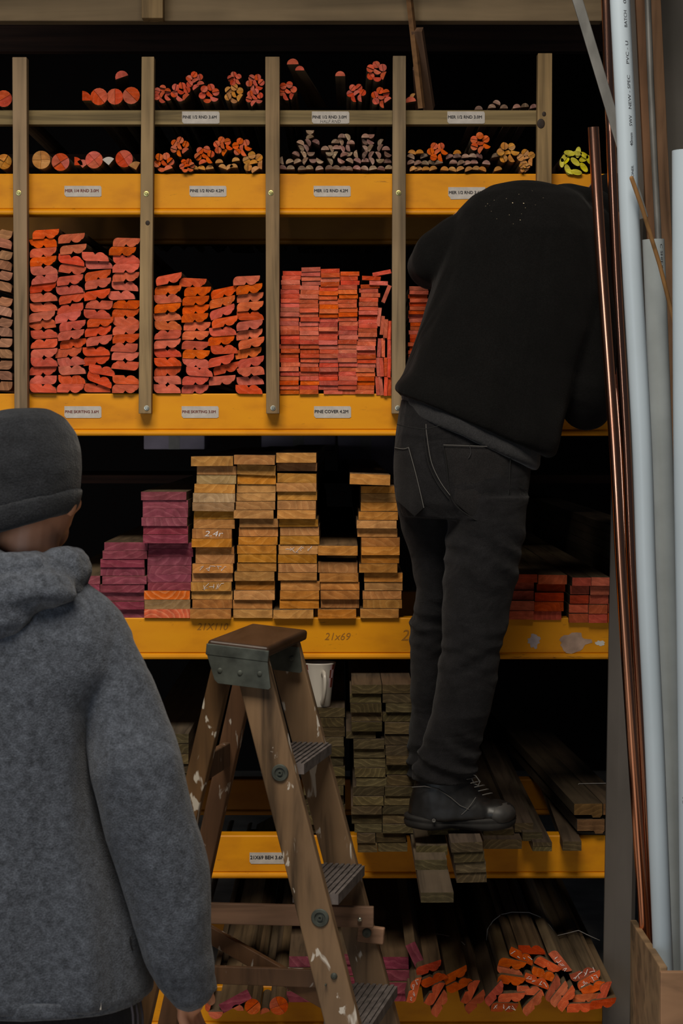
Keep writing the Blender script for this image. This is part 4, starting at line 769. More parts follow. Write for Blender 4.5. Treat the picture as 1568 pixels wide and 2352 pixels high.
# spreader bars and rear rungs
sy = P(0, 2103, -.77).z; s0 = Vector((P(440, 0, -.77).x, -.775, P(0, 2096, -.775).z)); s1 = Vector((P(858, 0, -.80).x, -.80, P(0, 2106, -.80).z))
bar('spreader_bar', s0, s1, Zp, .042, .014, M['brace'], 'pale pinkish-brown horizontal bar', .002)
q = P(826, 2112, -.81); bm = bmesh.new(); Mx = Matrix.Translation(q) @ Vector((-.1, -1, 0)).to_track_quat('Z', 'Y').to_matrix().to_4x4(); lathe(bm, [(.0045, -.004), (.0045, .002), (.001, .003)], 12, 0, Mx); new('bolt', mesh('bolt', bm, M['zinc'], True), lad)
b0 = P(822, 2142, -.755); b1_ = P(882, 2150, -.765); bar('bracket_block', b0, b1_, Zp, .034, .016, M['brace'], 'short block bolted below the bar', .003)
q = P(842, 2143, -.775); bm = bmesh.new(); Mx = Matrix.Translation(q) @ Vector((-.1, -1, 0)).to_track_quat('Z', 'Y').to_matrix().to_4x4(); lathe(bm, [(.0095, -.004), (.0095, .002), (.005, .003), (.001, .001)], 16, 0, Mx); new('bolt', mesh('bolt', bm, M['steel'], True), lad)
bar('cross_brace', P(455, 2130, -.70), P(790, 2322, -.86), Zp, .035, .014, M['ladder_dark'], 'dark diagonal brace', .002)
bar('cross_brace', P(400, 2235, -.74), P(735, 2247, -.84), Zp, .036, .014, M['ladder_dark'], 'dark horizontal brace', .002)
for z in (.93, .25):
    a = at_z(rn, rdir, z)+Wd*.03; b_ = a+Wd*.235; bar('rear_rung', a, b_, Zp, .05, .016, M['ladder_dark'])

# ------------------------------------------------------------------ grey upright, pipes, poles, bin
e_ = tag(empty('rack_upright', (P(1425, 0).x, 0, 0)), 'tall grey steel rack upright at the right end of the beams', 'upright')
bm = bmesh.new(); a0, a1 = P(1388, 2352, -.05), P(1425, 150, -.05)
def xat(py): return 1388+(2352-py)*.0165
zt_ = 3.2; xb = P(xat(2750), 0, -.05).x; xt = P(xat(-400), 0, -.05).x
prof = [(0, .0), (.0, -.012), (.024, -.030), (.062, -.030), (.072, -.020), (.072, 0), (.066, 0), (.066, -.018), (.060, -.024), (.026, -.024), (.006, -.009), (.006, 0)]
rings = [[Vector((x+px_, -.03+y_, z)) for px_, y_ in prof] for x, z in ((xb, 0), (xt, zt_))]
loft(bm, rings); o = new('post', mesh('post', bm, M['post']), e_); o.location = -e_.location
bm = bmesh.new(); box(bm, (xb-.02, -.08, 0), (xb+.10, .02, .006)); o = new('foot_plate', mesh('foot_plate', bm, M['post']), e_); o.location = -e_.location
def pipe(pts, r, m, name, lab, cat, grp, wall=.0012, n_=28):
    """hollow pipe along pts"""
    ps = [Vector(p) for p in pts]; bm = bmesh.new(); d = (ps[-1]-ps[0]).normalized(); s = d.cross(Vector((0, 1, 0))).normalized(); u = d.cross(s); rings = []
    # spline
    fine = []
    for i in range(len(ps)-1):
        p0 = ps[max(i-1, 0)]; p1 = ps[i]; p2 = ps[i+1]; p3 = ps[min(i+2, len(ps)-1)]
        for q in range(8):
            t_ = q/8; fine.append(.5*((2*p1)+(-p0+p2)*t_+(2*p0-5*p1+4*p2-p3)*t_*t_+(-p0+3*p1-3*p2+p3)*t_**3))
    fine.append(ps[-1])
    for p in fine: rings.append([p+s*(r*math.cos(2*math.pi*k/n_))+u*(r*math.sin(2*math.pi*k/n_)) for k in range(n_)])
    inner = [[p+s*((r-wall)*math.cos(2*math.pi*k/n_))+u*((r-wall)*math.sin(2*math.pi*k/n_)) for k in range(n_)] for p in (fine[0]-d*0, fine[0]+d*.25)]
    loft(bm, [inner[1], inner[0]]+rings, True)
    USED.add(lab); o = tag(new(name, mesh(name, bm, m, True)), lab, cat, grp); o.modifiers.new('es', 'EDGE_SPLIT').split_angle = R(40); return o, fine
def ext(px, py, px2, py2, Y, Y2):   # extend line to the floor
    a, b_ = P(px, py, Y), P(px2, py2, Y2); d = b_-a; t_ = (.006-a.z)/d.z; return a+d*t_
GP = 'copper pipes leaning at the right'
pipe([P(1362, 292, -.42), P(1378, 560, -.42), P(1409, 1000, -.40), P(1428, 1350, -.38), P(1451, 1700, -.36), P(1471, 2000, -.34), ext(1451, 1700, 1471, 2000, -.36, -.34)], .0122, M['copper'], 'copper_pipe', 'copper pipe with its open top end in front of the bending man', 'pipe', GP)
pipe([P(1386, -120, -.36), P(1391, 0, -.36), P(1412, 560, -.34), P(1436, 1000, -.33), P(1451, 1350, -.32), P(1470, 1700, -.31), P(1486, 2000, -.30), ext(1470, 1700, 1486, 2000, -.31, -.30)], .0110, M['copper'], 'copper_pipe', 'copper pipe running out of the picture top beside the white pipe', 'pipe', GP)
pipe([P(1398, 700, -.30), P(1424, 1000, -.30), P(1441, 1350, -.30), P(1463, 1700, -.29), ext(1441, 1350, 1463, 1700, -.30, -.29)], .0070, M['copper'], 'copper_pipe', 'thin copper pipe in the gap between the two thicker copper pipes', 'pipe', GP)
GV = 'white plastic pipes at the right'
w1, f1 = pipe([P(1420, -120, -.85), P(1423, 0, -.85), P(1437, 280, -.84), P(1448, 560, -.83), P(1473, 1000, -.81), P(1485, 1350, -.80), P(1502, 1700, -.79), P(1514, 2000, -.78), ext(1502, 1700, 1514, 2000, -.79, -.78)], .0200, M['pvc'], 'plastic_pipe', 'long white plastic pipe printed 40mm SWV NEW-SPEC PVC-U BATCH', 'pipe', GV)
w2, f2 = pipe([P(1500, 550, -.70), P(1518, 1000, -.69), P(1531, 1350, -.68), P(1544, 1700, -.67), P(1556, 2100, -.66), ext(1544, 1700, 1556, 2100, -.67, -.66)], .0228, M['pvc2'], 'plastic_pipe', 'shorter white pipe whose printed open end sits behind the dowel', 'pipe', GV)
w3, f3 = pipe([P(1579, 346, -.86), P(1582, 1000, -.855), P(1590, 1500, -.85), P(1598, 2200, -.845), ext(1590, 1500, 1598, 2200, -.85, -.845)], .0315, M['pvc'], 'plastic_pipe', 'thickest white pipe, cut by the right picture edge', 'pipe', GV)
w4, f4 = pipe([P(1483, -120, -.25), P(1487, 0, -.25), P(1497, 260, -.25), P(1512, 560, -.24), P(1530, 1000, -.23), ext(1512, 560, 1530, 1000, -.24, -.23)], .0075, M['galv_bar'], 'metal_tube', 'thin dull grey tube standing between two brown poles', 'tube', None)
def print_on(par, fine, r, s, y0, y1, xo, hgt, m=M['ink'], up=True):
    """text wrapped on a pipe; runs from image row y0 (start) to y1 (end)"""
    me = text_mesh(s, 1.0, m, 0, 0, 1.0)
    def axis_at(py):
        for a, b_ in zip(fine, fine[1:]):
            ya = CY+(CAMZ-a.z)*FPX/(CD+a.y); yb = CY+(CAMZ-b_.z)*FPX/(CD+b_.y)
            if ya <= py <= yb: return a.lerp(b_, (py-ya)/(yb-ya))
        return fine[0]
    bmx = bmesh.new(); bmx.from_mesh(me); bmesh.ops.triangulate(bmx, faces=bmx.faces); bmx.to_mesh(me); bmx.free()
    for v in me.vertices:
        ax = axis_at(y0+(y1-y0)*v.co.x); off = (v.co.y-.5)*hgt; off = -off if up else off
        an = (xo+off)/r; rr = r+.0004; v.co = ax+Vector((rr*math.sin(an), -rr*math.cos(an), 0))
    o = new('printed_text', me, par); o['label'] = 'printed text '+s; return o
for s, y0, y1 in (('40mm', 338, 308), ('SWV', 292, 268), ('NEW - SPEC', 253, 176), ('PVC - U', 150, 98), ('BATCH', 66, 28), ('04', 12, -6)):
    print_on(w1, f1, .02, s, y0, y1, .0068, .0062)
print_on(w1, f1, .02, 'ONEIL', 408, 382, .0068, .005)
print_on(w2, f2, .0228, 'C SHIEY', 562, 618, .0135, .006, up=False); print_on(w3, f3, .0315, '13', 1828, 1842, -.028, .006, up=False)
def pole(pts, w_, t_, m, name, lab, cat, grp, round_=False):
    bm = bmesh.new(); ps = [Vector(p) for p in pts]
    if round_: tube(bm, [(p, w_/2) for p in ps], 14)
    else: obox(bm, ps[0], ps[-1], (1, 0, 0), w_, t_)
    USED.add(lab); o = tag(new(name, mesh(name, bm, m, round_)), lab, cat, grp)
    if not round_: bevel(o, .0015)
    return o
pole([P(1466, -100, -.16), ext(1469, 0, 1494, 500, -.16, -.15)], .026, .02, M['pole'], 'timber_pole', 'brown timber pole directly right of the long white pipe', 'pole', 'brown poles against the grey wall')
pole([P(1499, -100, -.14), ext(1503, 0, 1524, 450, -.14, -.13)], .025, .02, M['pole'], 'timber_pole', 'brown timber pole farther right, against bare grey wall', 'pole', 'brown poles against the grey wall')
pole([P(1450, 409, -.885), P(1475, 480, -.87), P(1515, 610, -.805), P(1548, 740, -.78), ext(1515, 610, 1548, 740, -.805, -.78)], .0088, 0, M['dowel'], 'wooden_dowel', 'thin brown dowel crossing in front of the white pipes', 'dowel', None, True)
pole([P(1290, -110, -.52), P(1455, 460, -.44)], .022, .006, M['galv_bar'], 'metal_bar', 'flat grey bar slanting down in front of the copper pipe', 'bar', None) if False else None
a = P(1326, 0, -.50); b_ = P(1424, 325, -.47); d = b_-a; a2 = a-d*.35; b2_ = b_+d*((.006-b_.z)/d.z) if False else b_+d*.55
pole([a2, b2_], .0225, .006, M['galv_bar'], 'metal_bar', 'flat grey bar slanting down in front of the copper pipe', 'bar', None)
# plywood bin
bn = tag(empty('plywood_bin', (P(1560, 0, -.9).x, -.9, 0)), 'open plywood bin at lower right holding the pipes', 'bin')
def bp(name, pts3, thick, m=M['ply'], lab=None):
    bm = bmesh.new(); A_ = [bm.verts.new(Vector(p)-bn.location) for p in pts3]; B_ = [bm.verts.new(Vector(p)+Vector(thick)-bn.location) for p in pts3]
    bm.faces.new(A_); bm.faces.new(list(reversed(B_)))
    for i in range(len(A_)): bm.faces.new((A_[i], B_[i], B_[(i+1) % len(A_)], A_[(i+1) % len(A_)]))
    o = bevel(new(name, mesh(name, bm, m), bn), .002); 
    if lab: o['label'] = lab
yb_, yf_ = -.12, -1.12; pb0 = P(1447, 2113, yb_); pf0 = P(1514, 2220, yf_)
bp('side_panel', [(pb0.x, yb_, 0), (pb0.x, yb_, pb0.z), (pf0.x, yf_, pf0.z-.0), (pf0.x, yf_, 0)], (.015, 0, 0), lab='dark side panel with sloping top edge')
bp('front_panel', [(pf0.x, yf_-.001, 0), (pf0.x, yf_-.001, P(0, 2228, yf_).z), (pf0.x+.45, yf_-.001, P(0, 2228, yf_).z), (pf0.x+.45, yf_-.001, 0)], (0, -.014, 0), lab='light brown front panel')
bp('side_panel', [(pf0.x+.43, yb_, 0), (pf0.x+.43, yb_, pb0.z), (pf0.x+.43, yf_, pf0.z), (pf0.x+.43, yf_, 0)], (.015, 0, 0)); bp('base_panel', [(pb0.x, yb_, .0), (pf0.x+.43, yb_, .0), (pf0.x+.43, yf_, .0), (pf0.x, yf_, .0)], (0, 0, .004))

# ------------------------------------------------------------------ people
def head(bm, c, yaw, s=1.0, pitch=0):
    """skull, jaw, nose, lips, brow, ears; yaw 0 looks towards +Y"""
    rot = Matrix.Rotation(yaw, 3, 'Z') @ Matrix.Rotation(pitch, 3, 'X')
    def T(x, y, z): return Vector(c)+rot @ Vector((x*s, y*s, z*s))
    q = rot.to_quaternion().to_euler()
    ell(bm, T(0, -.012, .035), (.076*s, .093*s, .085*s), rot.to_euler()); ell(bm, T(0, .02, -.02), (.064*s, .07*s, .085*s), rot.to_euler()); ell(bm, T(0, .045, -.075), (.042*s, .042*s, .035*s), rot.to_euler())
    tube(bm, [(T(0, .085, .02), .007*s), (T(0, .105, -.015), .011*s), (T(0, .098, -.025), .013*s)], 10); ell(bm, T(0, .083, -.052), (.022*s, .011*s, .009*s), rot.to_euler())
    for sx in (-1, 1):
        ell(bm, T(sx*.030, .078, .022), (.022*s, .010*s, .008*s), rot.to_euler()); ell(bm, T(sx*.075, -.005, -.012), (.010*s, .022*s, .033*s), rot.to_euler()); ell(bm, T(sx*.048, .045, -.022), (.02*s, .028*s, .02*s), rot.to_euler())
    return T
def hand(bm, wrist, d, side, curl=.6, s=1.0):
    """relaxed hand: palm, four curled fingers of unequal length and a thumb; d = pointing dir, side = across palm towards the thumb"""
    d = Vector(d).normalized(); sd = (Vector(side)-d*Vector(side).dot(d)).normalized(); nrm = d.cross(sd).normalized(); wv = Vector(wrist)
    rings = []
    for t_, w_, h_ in ((-.02, .028, .020), (.0, .028, .018), (.03, .037, .016), (.06, .042, .0145), (.085, .041, .012), (.092, .034, .009)):
        rings.append([wv+d*(t_*s)+sd*(w_*s*math.cos(2*math.pi*k/16))+nrm*(h_*s*math.sin(2*math.pi*k/16)) for k in range(16)])
    loft(bm, rings)
    for i, (o_, ln) in enumerate(((.030, .070), (.010, .078), (-.011, .073), (-.030, .058))):
        b0 = wv+d*(.078*s)+sd*(o_*s); pts = [(b0, .0098*s)]; ang = .25; p = b0
        for seg, f_ in ((.45, 1), (.3, 1), (.25, 1)):
            ang += curl*.55; p = p+(d*math.cos(ang)+nrm*math.sin(ang))*(ln*seg*s); pts.append((p, (.0092, .0084, .0074)[len(pts)-1]*s))
        tube(bm, pts, 10)
    b0 = wv+d*(.018*s)+sd*(.022*s); tube(bm, [(b0, .014*s), (b0+(d*.6+sd*.7+nrm*.3)*.035*s, .0115*s), (b0+(d*1.3+sd*.95+nrm*.5)*.045*s, .0095*s)], 10)
def fold_off(p, c, amp, fx, fz, seed):
    d = Vector((p.x-c.x, p.y-c.y, 0)); d = d.normalized() if d.length > 1e-6 else d
    n1 = noise.noise(Vector((p.x*fx+seed, p.y*fx, p.z*fz))); n2 = noise.noise(Vector((p.x*fx*2.3+seed*2, p.y*fx*2.3, p.z*fz*2+p.x*3)))
    v = (1-abs(n1)*2.4)*.6+n2*.5
    return d*(amp*v)
def gets(rings, bm, e=1.0, amp=0.0, fx=9, fz=2.0, seed=0, wr=()):
    R_ = []
    if not amp: loft(bm, [ringpx(l, r, Y, ry, 28, e) for l, r, Y, ry in rings]); return
    for i in range(len(rings)-1):
        a, b_ = rings[i], rings[i+1]
        for q in range(5):
            t = q/5; mixp = lambda u, v: (u[0]+(v[0]-u[0])*t, u[1]+(v[1]-u[1])*t)
            R_.append(ringpx(mixp(a[0], b_[0]), mixp(a[1], b_[1]), a[2]+(b_[2]-a[2])*t, a[3]+(b_[3]-a[3])*t, 72, e))
    R_.append(ringpx(*rings[-1], 72, e)); out = []
    for k, r_ in enumerate(R_):
        c = sum(r_, Vector())/len(r_); row = []
        for p in r_:
            o_ = fold_off(p, c, amp, fx, fz, seed); d = Vector((p.x-c.x, p.y-c.y, 0)); d = d.normalized() if d.length > 1e-6 else d
            for zc, bd, am, fr, sl in wr:
                ph = fr*(p.z-zc+sl*(p.x-c.x)+.02*noise.noise(p*9)); o_ = o_+d*(am*math.exp(-((p.z-zc)/bd)**2)*(1-1.6*abs(math.sin(ph))))
            row.append(p+o_)
        out.append(row)
    loft(bm, out)
def ctube(bm, pts, amp=.008, fx=8, fz=9, seed=3, n=40):
    """limb sleeve with cross folds"""
    fine = []
    for (p0, r0), (p1, r1) in zip(pts, pts[1:]):
        for q in range(5): t = q/5; fine.append((Vector(p0).lerp(Vector(p1), t), r0+(r1-r0)*t))
    fine.append(pts[-1]); b2 = bmesh.new(); tube(b2, fine, n); me = bpy.data.meshes.new('tmp'); b2.to_mesh(me); b2.free()
    for v in me.vertices:
        c = min(fine, key=lambda f: (f[0]-v.co).length)[0]; d = (v.co-c); d = d.normalized() if d.length > 1e-6 else d
        n1 = noise.noise(Vector((v.co.x*fx+seed, v.co.y*fx, v.co.z*fz+v.co.x*5)))
        v.co += d*(amp*((1-abs(n1)*2.6)*.7))
    bm.from_mesh(me); bpy.data.meshes.remove(me)

# person 1: grey hoodie, foreground left ------------------------------------------------
Y1 = -1.4; k1 = K(Y1)
def Q(px, py, dy=0): return P(px, py, Y1+dy)
p1 = tag(empty('person', (Q(60, 0).x, Y1, 0)), 'man in charcoal beanie and grey fleece hoodie seen from behind, arm hanging', 'person')
def pnew(name, bm, m, par, vox, sm=6, disp=0, sc=.15, lab=None):
    o = new(name, mesh(name, bm, m, True), par); o.location = -par.location; cloth(o, vox, sm, disp, sc)
    if lab: o['label'] = lab
    return o
bm = bmesh.new(); hc = Q(78, 1128)
T = head(bm, hc+Vector((0, 0, .0)), R(-20), .97)
tube(bm, [(Q(72, 1190), .052), (Q(62, 1270, .0), .054), (Q(55, 1350), .062)], 18)
gets([((-40,1330),(150,1330),Y1,.07), ((-120,1420),(225,1420),Y1,.09), ((-130,1600),(200,1600),Y1,.10), ((-110,1850),(190,1850),Y1,.09), ((-120,2200),(210,2200),Y1,.10), ((-120,2330),(215,2330),Y1,.10)], bm)
for sx in (-1, 1):
    cx = 50
    tube(bm, [(Q(cx+sx*160, 1490), .042), (Q(cx+sx*245, 1750), .042), (Q(cx+sx*290, 1930), .038), (Q(cx+sx*(380 if sx > 0 else 330), 2250, -.03), .028), (Q(cx+sx*(385 if sx > 0 else 335), 2300, -.035), .026)], 16)
    hx = Q(cx+sx*(386 if sx > 0 else 335), 2222, -.035); hand(bm, hx, (-.06*sx, .06, -1), (.25*sx, 1, 0), .42 if sx > 0 else .4, .98)
    tube(bm, [(Q(cx+sx*75, 2300), .075), (Q(cx+sx*95, 2640), .055), (Q(cx+sx*100, 2760), .045), (Q(cx+sx*105, 3020), .036), (Q(cx+sx*105, 3060), .04)], 16)
    tube(bm, [(Q(cx+sx*105, 3070, -.03), .035), (Q(cx+sx*115, 3075, .12), .03), (Q(cx+sx*118, 3078, .17), .022)], 12)
body1 = pnew('body', bm, M['skin'], p1, .0042, 3)
# jacket
bm = bmesh.new()
gets([((-30,1300),(150,1300),Y1,.085), ((-75,1340),(190,1340),Y1,.10), ((-150,1372),(235,1372),Y1,.115), ((-205,1405),(268,1405),Y1,.125), ((-225,1455),(292,1455),Y1,.135), ((-225,1530),(295,1530),Y1,.14), ((-178,1610),(236,1610),Y1,.14), ((-160,1700),(222,1700),Y1,.14), ((-156,1800),(232,1800),Y1,.138),
      ((-158,1880),(252,1880),Y1,.138), ((-163,1960),(275,1960),Y1,.14), ((-168,2040),(299,2040),Y1,.145), ((-174,2140),(330,2140),Y1,.15), ((-174,2200),(334,2200),Y1,.155), ((-178,2262),(342,2262),Y1,.157), ((-172,2278),(334,2278),Y1,.153)], bm, .9, .021, 7, 1.8, 4)
def sleeve(pts, bm, m=1, dy=0): ctube(bm, [(Q(50+m*(x-50)+(3 if y > 1600 else 0)*m, y, dy-(.05 if y > 1700 else .03 if y > 1600 else .012)), r*k1) for x, y, r in pts], .009, 7, 5, m*5)
SL = [(205,1462,72), (238,1510,86), (262,1580,92), (287,1680,94), (309,1760,97), (336,1860,99), (357,1940,99), (373,2010,97), (391,2100,88), (408,2180,78), (430,2236,66), (442,2268,54)]
SH = [(200,1458,66), (232,1505,78), (255,1560,84), (270,1620,80)]
sleeve(SH, bm, 1, -.01); sleeve(SH, bm, -1, -.01)
jk = pnew('hoodie', bm, M['fleece'], p1, .0062, 5, .008, .2, 'grey fleece hoodie')
for m_ in (1, -1):
    bm = bmesh.new(); sleeve([(222,1490,70), (240,1530,83)]+SL[2:], bm, m_, -.012); pnew('sleeve', bm, M['fleece'], p1, .0058, 5, .010, .16)
# hem and cuff bands
bm = bmesh.new(); gets([((-180,2250),(345,2250),Y1,.159), ((-180,2288),(338,2284),Y1,.158), ((-172,2292),(330,2290),Y1,.150)], bm, .9); o = pnew('hem_band', bm, M['fleece'], p1, .006, 3, .004, .1)
for m_ in (1, -1):
    bm = bmesh.new(); tube(bm, [(Q(50+m_*378,2232,-.012), 62*k1), (Q(50+m_*390,2262,-.012), 59*k1), (Q(50+m_*399,2290,-.012), 55*k1)], 22, dome=False); pnew('cuff', bm, M['fleece'], p1, .005, 3, .004, .08)
# hood lying on the shoulders
bm = bmesh.new(); n_ = 26; pts = []
for i in range(n_+1):
    a = 2*math.pi*i/n_; pts.append((Q(55, 1312)+Vector((.082*math.cos(a), .078*math.sin(a)-.012, .012*math.cos(a*2)-.010*math.sin(a)+(-.012 if math.cos(a) > .5 else 0))), .036))
tube(bm, pts, 14, dome=False, flat=1.2)
ell(bm, Q(20, 1365, -.105), (.122, .055, .036)); ell(bm, Q(80, 1342, -.09), (.070, .05, .030)); ell(bm, Q(5, 1400, -.125), (.055, .03, .045), None)
ell(bm, Q(-10, 1432, -.128), (.032, .022, .03)); ell(bm, Q(120, 1352, -.05), (.050, .06, .028))
o = pnew('hood', bm, M['fleece'], p1, .0055, 5, .022, .06, 'hood folded down round the neck')
# beanie
bm = bmesh.new()
gets([((35,938),(80,938),Y1,.02), ((-5,944),(112,942),Y1,.05), ((-42,965),(147,962),Y1,.078), ((-65,1000),(174,995),Y1,.096), ((-74,1045),(188,1035),Y1,.106), ((-76,1095),(191,1075),Y1,.110), ((-72,1145),(186,1112),Y1,.110), ((-68,1180),(180,1135),Y1,.108), ((-66,1195),(178,1145),Y1,.104)], bm)
bz = pnew('beanie', bm, M['knit'], p1, .0055, 4, .012, .09, 'charcoal knitted beanie')
bm = bmesh.new(); gets([((-76,1178),(186,1118),Y1,.111), ((-79,1190),(191,1126),Y1,.114), ((-76,1215),(187,1147),Y1,.113), ((-70,1238),(178,1168),Y1,.109), ((-66,1243),(173,1174),Y1,.104)], bm); o = pnew('brim', bm, M['knit'], p1, .005, 3, .005, .07)
# trousers, shoes
bm = bmesh.new(); gets([((-120,2235),(300,2235),Y1,.115), ((-135,2290),(318,2300),Y1,.125), ((-140,2360),(330,2360),Y1,.13), ((-135,2440),(325,2440),Y1,.125)], bm)
for sx in (-1, 1): tube(bm, [(Q(95+sx*115, 2400), .078), (Q(80+sx*120, 2650), .066), (Q(75+sx*115, 2850), .056), (Q(70+sx*112, 3030), .05)], 18)
pnew('trousers', bm, M['track'], p1, .0075, 5, .01, .1, 'black track trousers with side stripes')
bm = bmesh.new()
for dx in (0, 11, 22): tube(bm, [(Q(296+dx, 2275, -.075+dx*.0016), .0022), (Q(305+dx, 2330, -.075+dx*.0016), .0022), (Q(308+dx, 2400, -.075+dx*.0016), .0022)], 6)
o = new('side_stripe', mesh('side_stripe', bm, M['stripe'], True), p1); o.location = -p1.location
bm = bmesh.new(); box(bm, Q(229, 2319, -.134)-Vector((.0025, .001, 0)), Q(229, 2302, -.134)+Vector((.0025, .001, 0))); o = new('drawcord_tag', mesh('drawcord_tag', bm, M['sticker']), p1); o.location = -p1.location
for sx in (-1, 1):
    bm = bmesh.new(); tube(bm, [(Q(70+sx*112, 3055, -.05), .042), (Q(72+sx*114, 3052, .0), .044), (Q(76+sx*120, 3062, .1), .038), (Q(78+sx*124, 3068, .17), .030)], 14); pnew('shoe', bm, M['boot'], p1, .006, 3)
for sx in (-1, 1):
    bm = bmesh.new(); ell(bm, T(sx*.030, .083, .008), (.011, .008, .007)); o = new('eye', mesh('eye', bm, M['chalk'], True), p1); o.location = -p1.location
bm = bmesh.new(); 
for i in range(3): tube(bm, [(Q(298-i*0+1, 2152+i*0, -.07), .0012), (Q(299, 2166, -.072), .0012), (Q(304, 2182, -.07), .0012)], 6)
o = new('zip_pull', mesh('zip_pull', bm, M['ink'], True), p1); o.location = -p1.location

# person 2: black sweatshirt, standing on planks -------------------------------------------
Y2 = -.36
p2 = tag(empty('person', (P(1040, 0, Y2).x, Y2, P(0, 1902, Y2).z)), 'man in black sweatshirt and black jeans bending into the rack, standing on planks', 'person')
bm = bmesh.new()
head(bm, P(1400, 495, -.12), R(-15), .80, R(-25))
tube(bm, [(P(1385, 500, -.16), .05), (P(1320, 500, -.22), .055), (P(1260, 520, -.25), .07)], 16)
gets([((1120,480),(1330,480),-.24,.08), ((1060,600),(1360,600),-.26,.11), ((1010,800),(1290,800),-.31,.11), ((960,960),(1200,1000),-.35,.11), ((940,1120),(1180,1120),-.36,.10)], bm)
tube(bm, [(P(1085, 520, -.22), .05), (P(1010, 575, -.20), .045), (P(975, 615, -.15), .038), (P(1010, 600, .0), .03), (P(1040, 585, .10), .024)], 16); hand(bm, P(1045, 583, .12), (.2, 1, .05), (0, 0, 1), .5)
tube(bm, [(P(1350, 570, -.22), .05), (P(1370, 760, -.26), .045), (P(1350, 925, -.27), .038), (P(1340, 900, -.10), .03), (P(1335, 880, -.0), .024)], 16); hand(bm, P(1335, 878, .02), (-.1, 1, .1), (0, 0, 1), .5)
tube(bm, [(P(1115, 1130, -.40), .075), (P(1092, 1430, -.40), .052), (P(1050, 1620, -.39), .045), (P(1018, 1800, -.37), .030), (P(1010, 1850, -.37), .030)], 16); tube(bm, [(P(1000, 1120, -.30), .045), (P(995, 1420, -.25), .030), (P(982, 1620, -.22), .028), (P(985, 1800, -.18), .024), (P(988, 1812, -.18), .024)], 16)
tube(bm, [(P(990, 1868, -.37), .028), (P(1100, 1874, -.37), .027), (P(1150, 1878, -.37), .02)], 12); tube(bm, [(P(990, 1812, -.18), .024), (P(1005, 1812, -.10), .024), (P(1015, 1812, -.03), .018)], 12)
pnew('body', bm, M['skin'], p2, .005, 3)
# sweatshirt
bm = bmesh.new()
gets([((1165,420),(1245,420),-.24,.05), ((1120,428),(1300,432),-.24,.085), ((1085,450),(1335,455),-.245,.115), ((1056,485),(1368,490),-.25,.135), ((1036,535),(1385,540),-.26,.15), ((1015,600),(1392,610),-.265,.155), ((996,660),(1388,680),-.275,.155), ((975,735),(1365,765),-.29,.155), ((953,800),(1325,850),-.30,.155),
      ((930,855),(1300,930),-.315,.155), ((907,880),(1286,985),-.33,.157), ((903,892),(1280,1022),-.34,.155), ((908,901),(1270,1048),-.345,.150), ((922,908),(1252,1054),-.35,.138)], bm, .92, .012, 8, 2.2, 9)
ctube(bm, [(P(1100, 530, -.25), .055), (P(1048, 562, -.26), .060), (P(1005, 596, -.25), .060), (P(988, 612, -.21), .049), (P(1003, 612, -.10), .046), (P(1025, 600, .0), .045), (P(1035, 592, .07), .040)], .007, 8, 10, 2)
ctube(bm, [(P(1340, 540, -.25), .075), (P(1352, 650, -.28), .072), (P(1352, 780, -.30), .066), (P(1348, 880, -.31), .058), (P(1346, 935, -.28), .052), (P(1342, 925, -.15), .048), (P(1338, 900, -.04), .042)], .008, 8, 8, 6)
tube(bm, [(P(1300, 480, -.22), .062), (P(1350, 490, -.19), .060), (P(1372, 490, -.17), .055)], 16)
pnew('sweatshirt', bm, M['black_knit'], p2, .006, 4, .008, .2, 'black sweatshirt with wood dust on the shoulder')
bm = bmesh.new(); gets([((920,895),(1240,1030),-.345,.130), ((922,915),(1242,1050),-.347,.138), ((928,936),(1240,1072),-.35,.142), ((932,948),(1234,1081),-.35,.140), ((945,949),(1222,1081),-.35,.122)], bm, .92); 
for l in (((945,928),(1050,975)),((1050,975),(1150,1025)),((1150,1025),(1222,1056))): pass
pnew('shirt_hem', bm, M['tee'], p2, .0045, 3, .006, .06, 'dark grey T-shirt hem hanging below the sweatshirt')
# jeans
bm = bmesh.new()
gets([((922,915),(1200,985),-.35,.112), ((914,955),(1210,1020),-.352,.118), ((907,1005),(1218,1050),-.355,.124), ((903,1060),(1219,1085),-.36,.128), ((903,1110),(1214,1120),-.365,.128), ((908,1150),(1207,1160),-.365,.122), ((925,1185),(1200,1195),-.365,.108)], bm, .9)
gets([((1030,1140),(1210,1140),-.40,.090), ((1030,1200),(1204,1200),-.40,.092), ((1026,1260),(1198,1260),-.40,.088), ((1019,1320),(1187,1330),-.40,.082), ((1017,1400),(1168,1400),-.40,.076), ((1015,1480),(1152,1480),-.40,.072), ((1006,1560),(1138,1560),-.395,.068), ((992,1640),(1122,1640),-.39,.064), ((972,1700),(1104,1700),-.38,.062), ((955,1745),(1094,1750),-.375,.062), ((945,1775),(1090,1782),-.37,.062), ((948,1790),(1082,1796),-.37,.058)], bm, 1, .007, 5, 11, 2, ((P(0, 1745, -.38).z, .055, .0085, 95, .35), (P(0, 1500, -.4).z, .05, .005, 80, -.4), (P(0, 1280, -.4).z, .06, .004, 60, .5)))
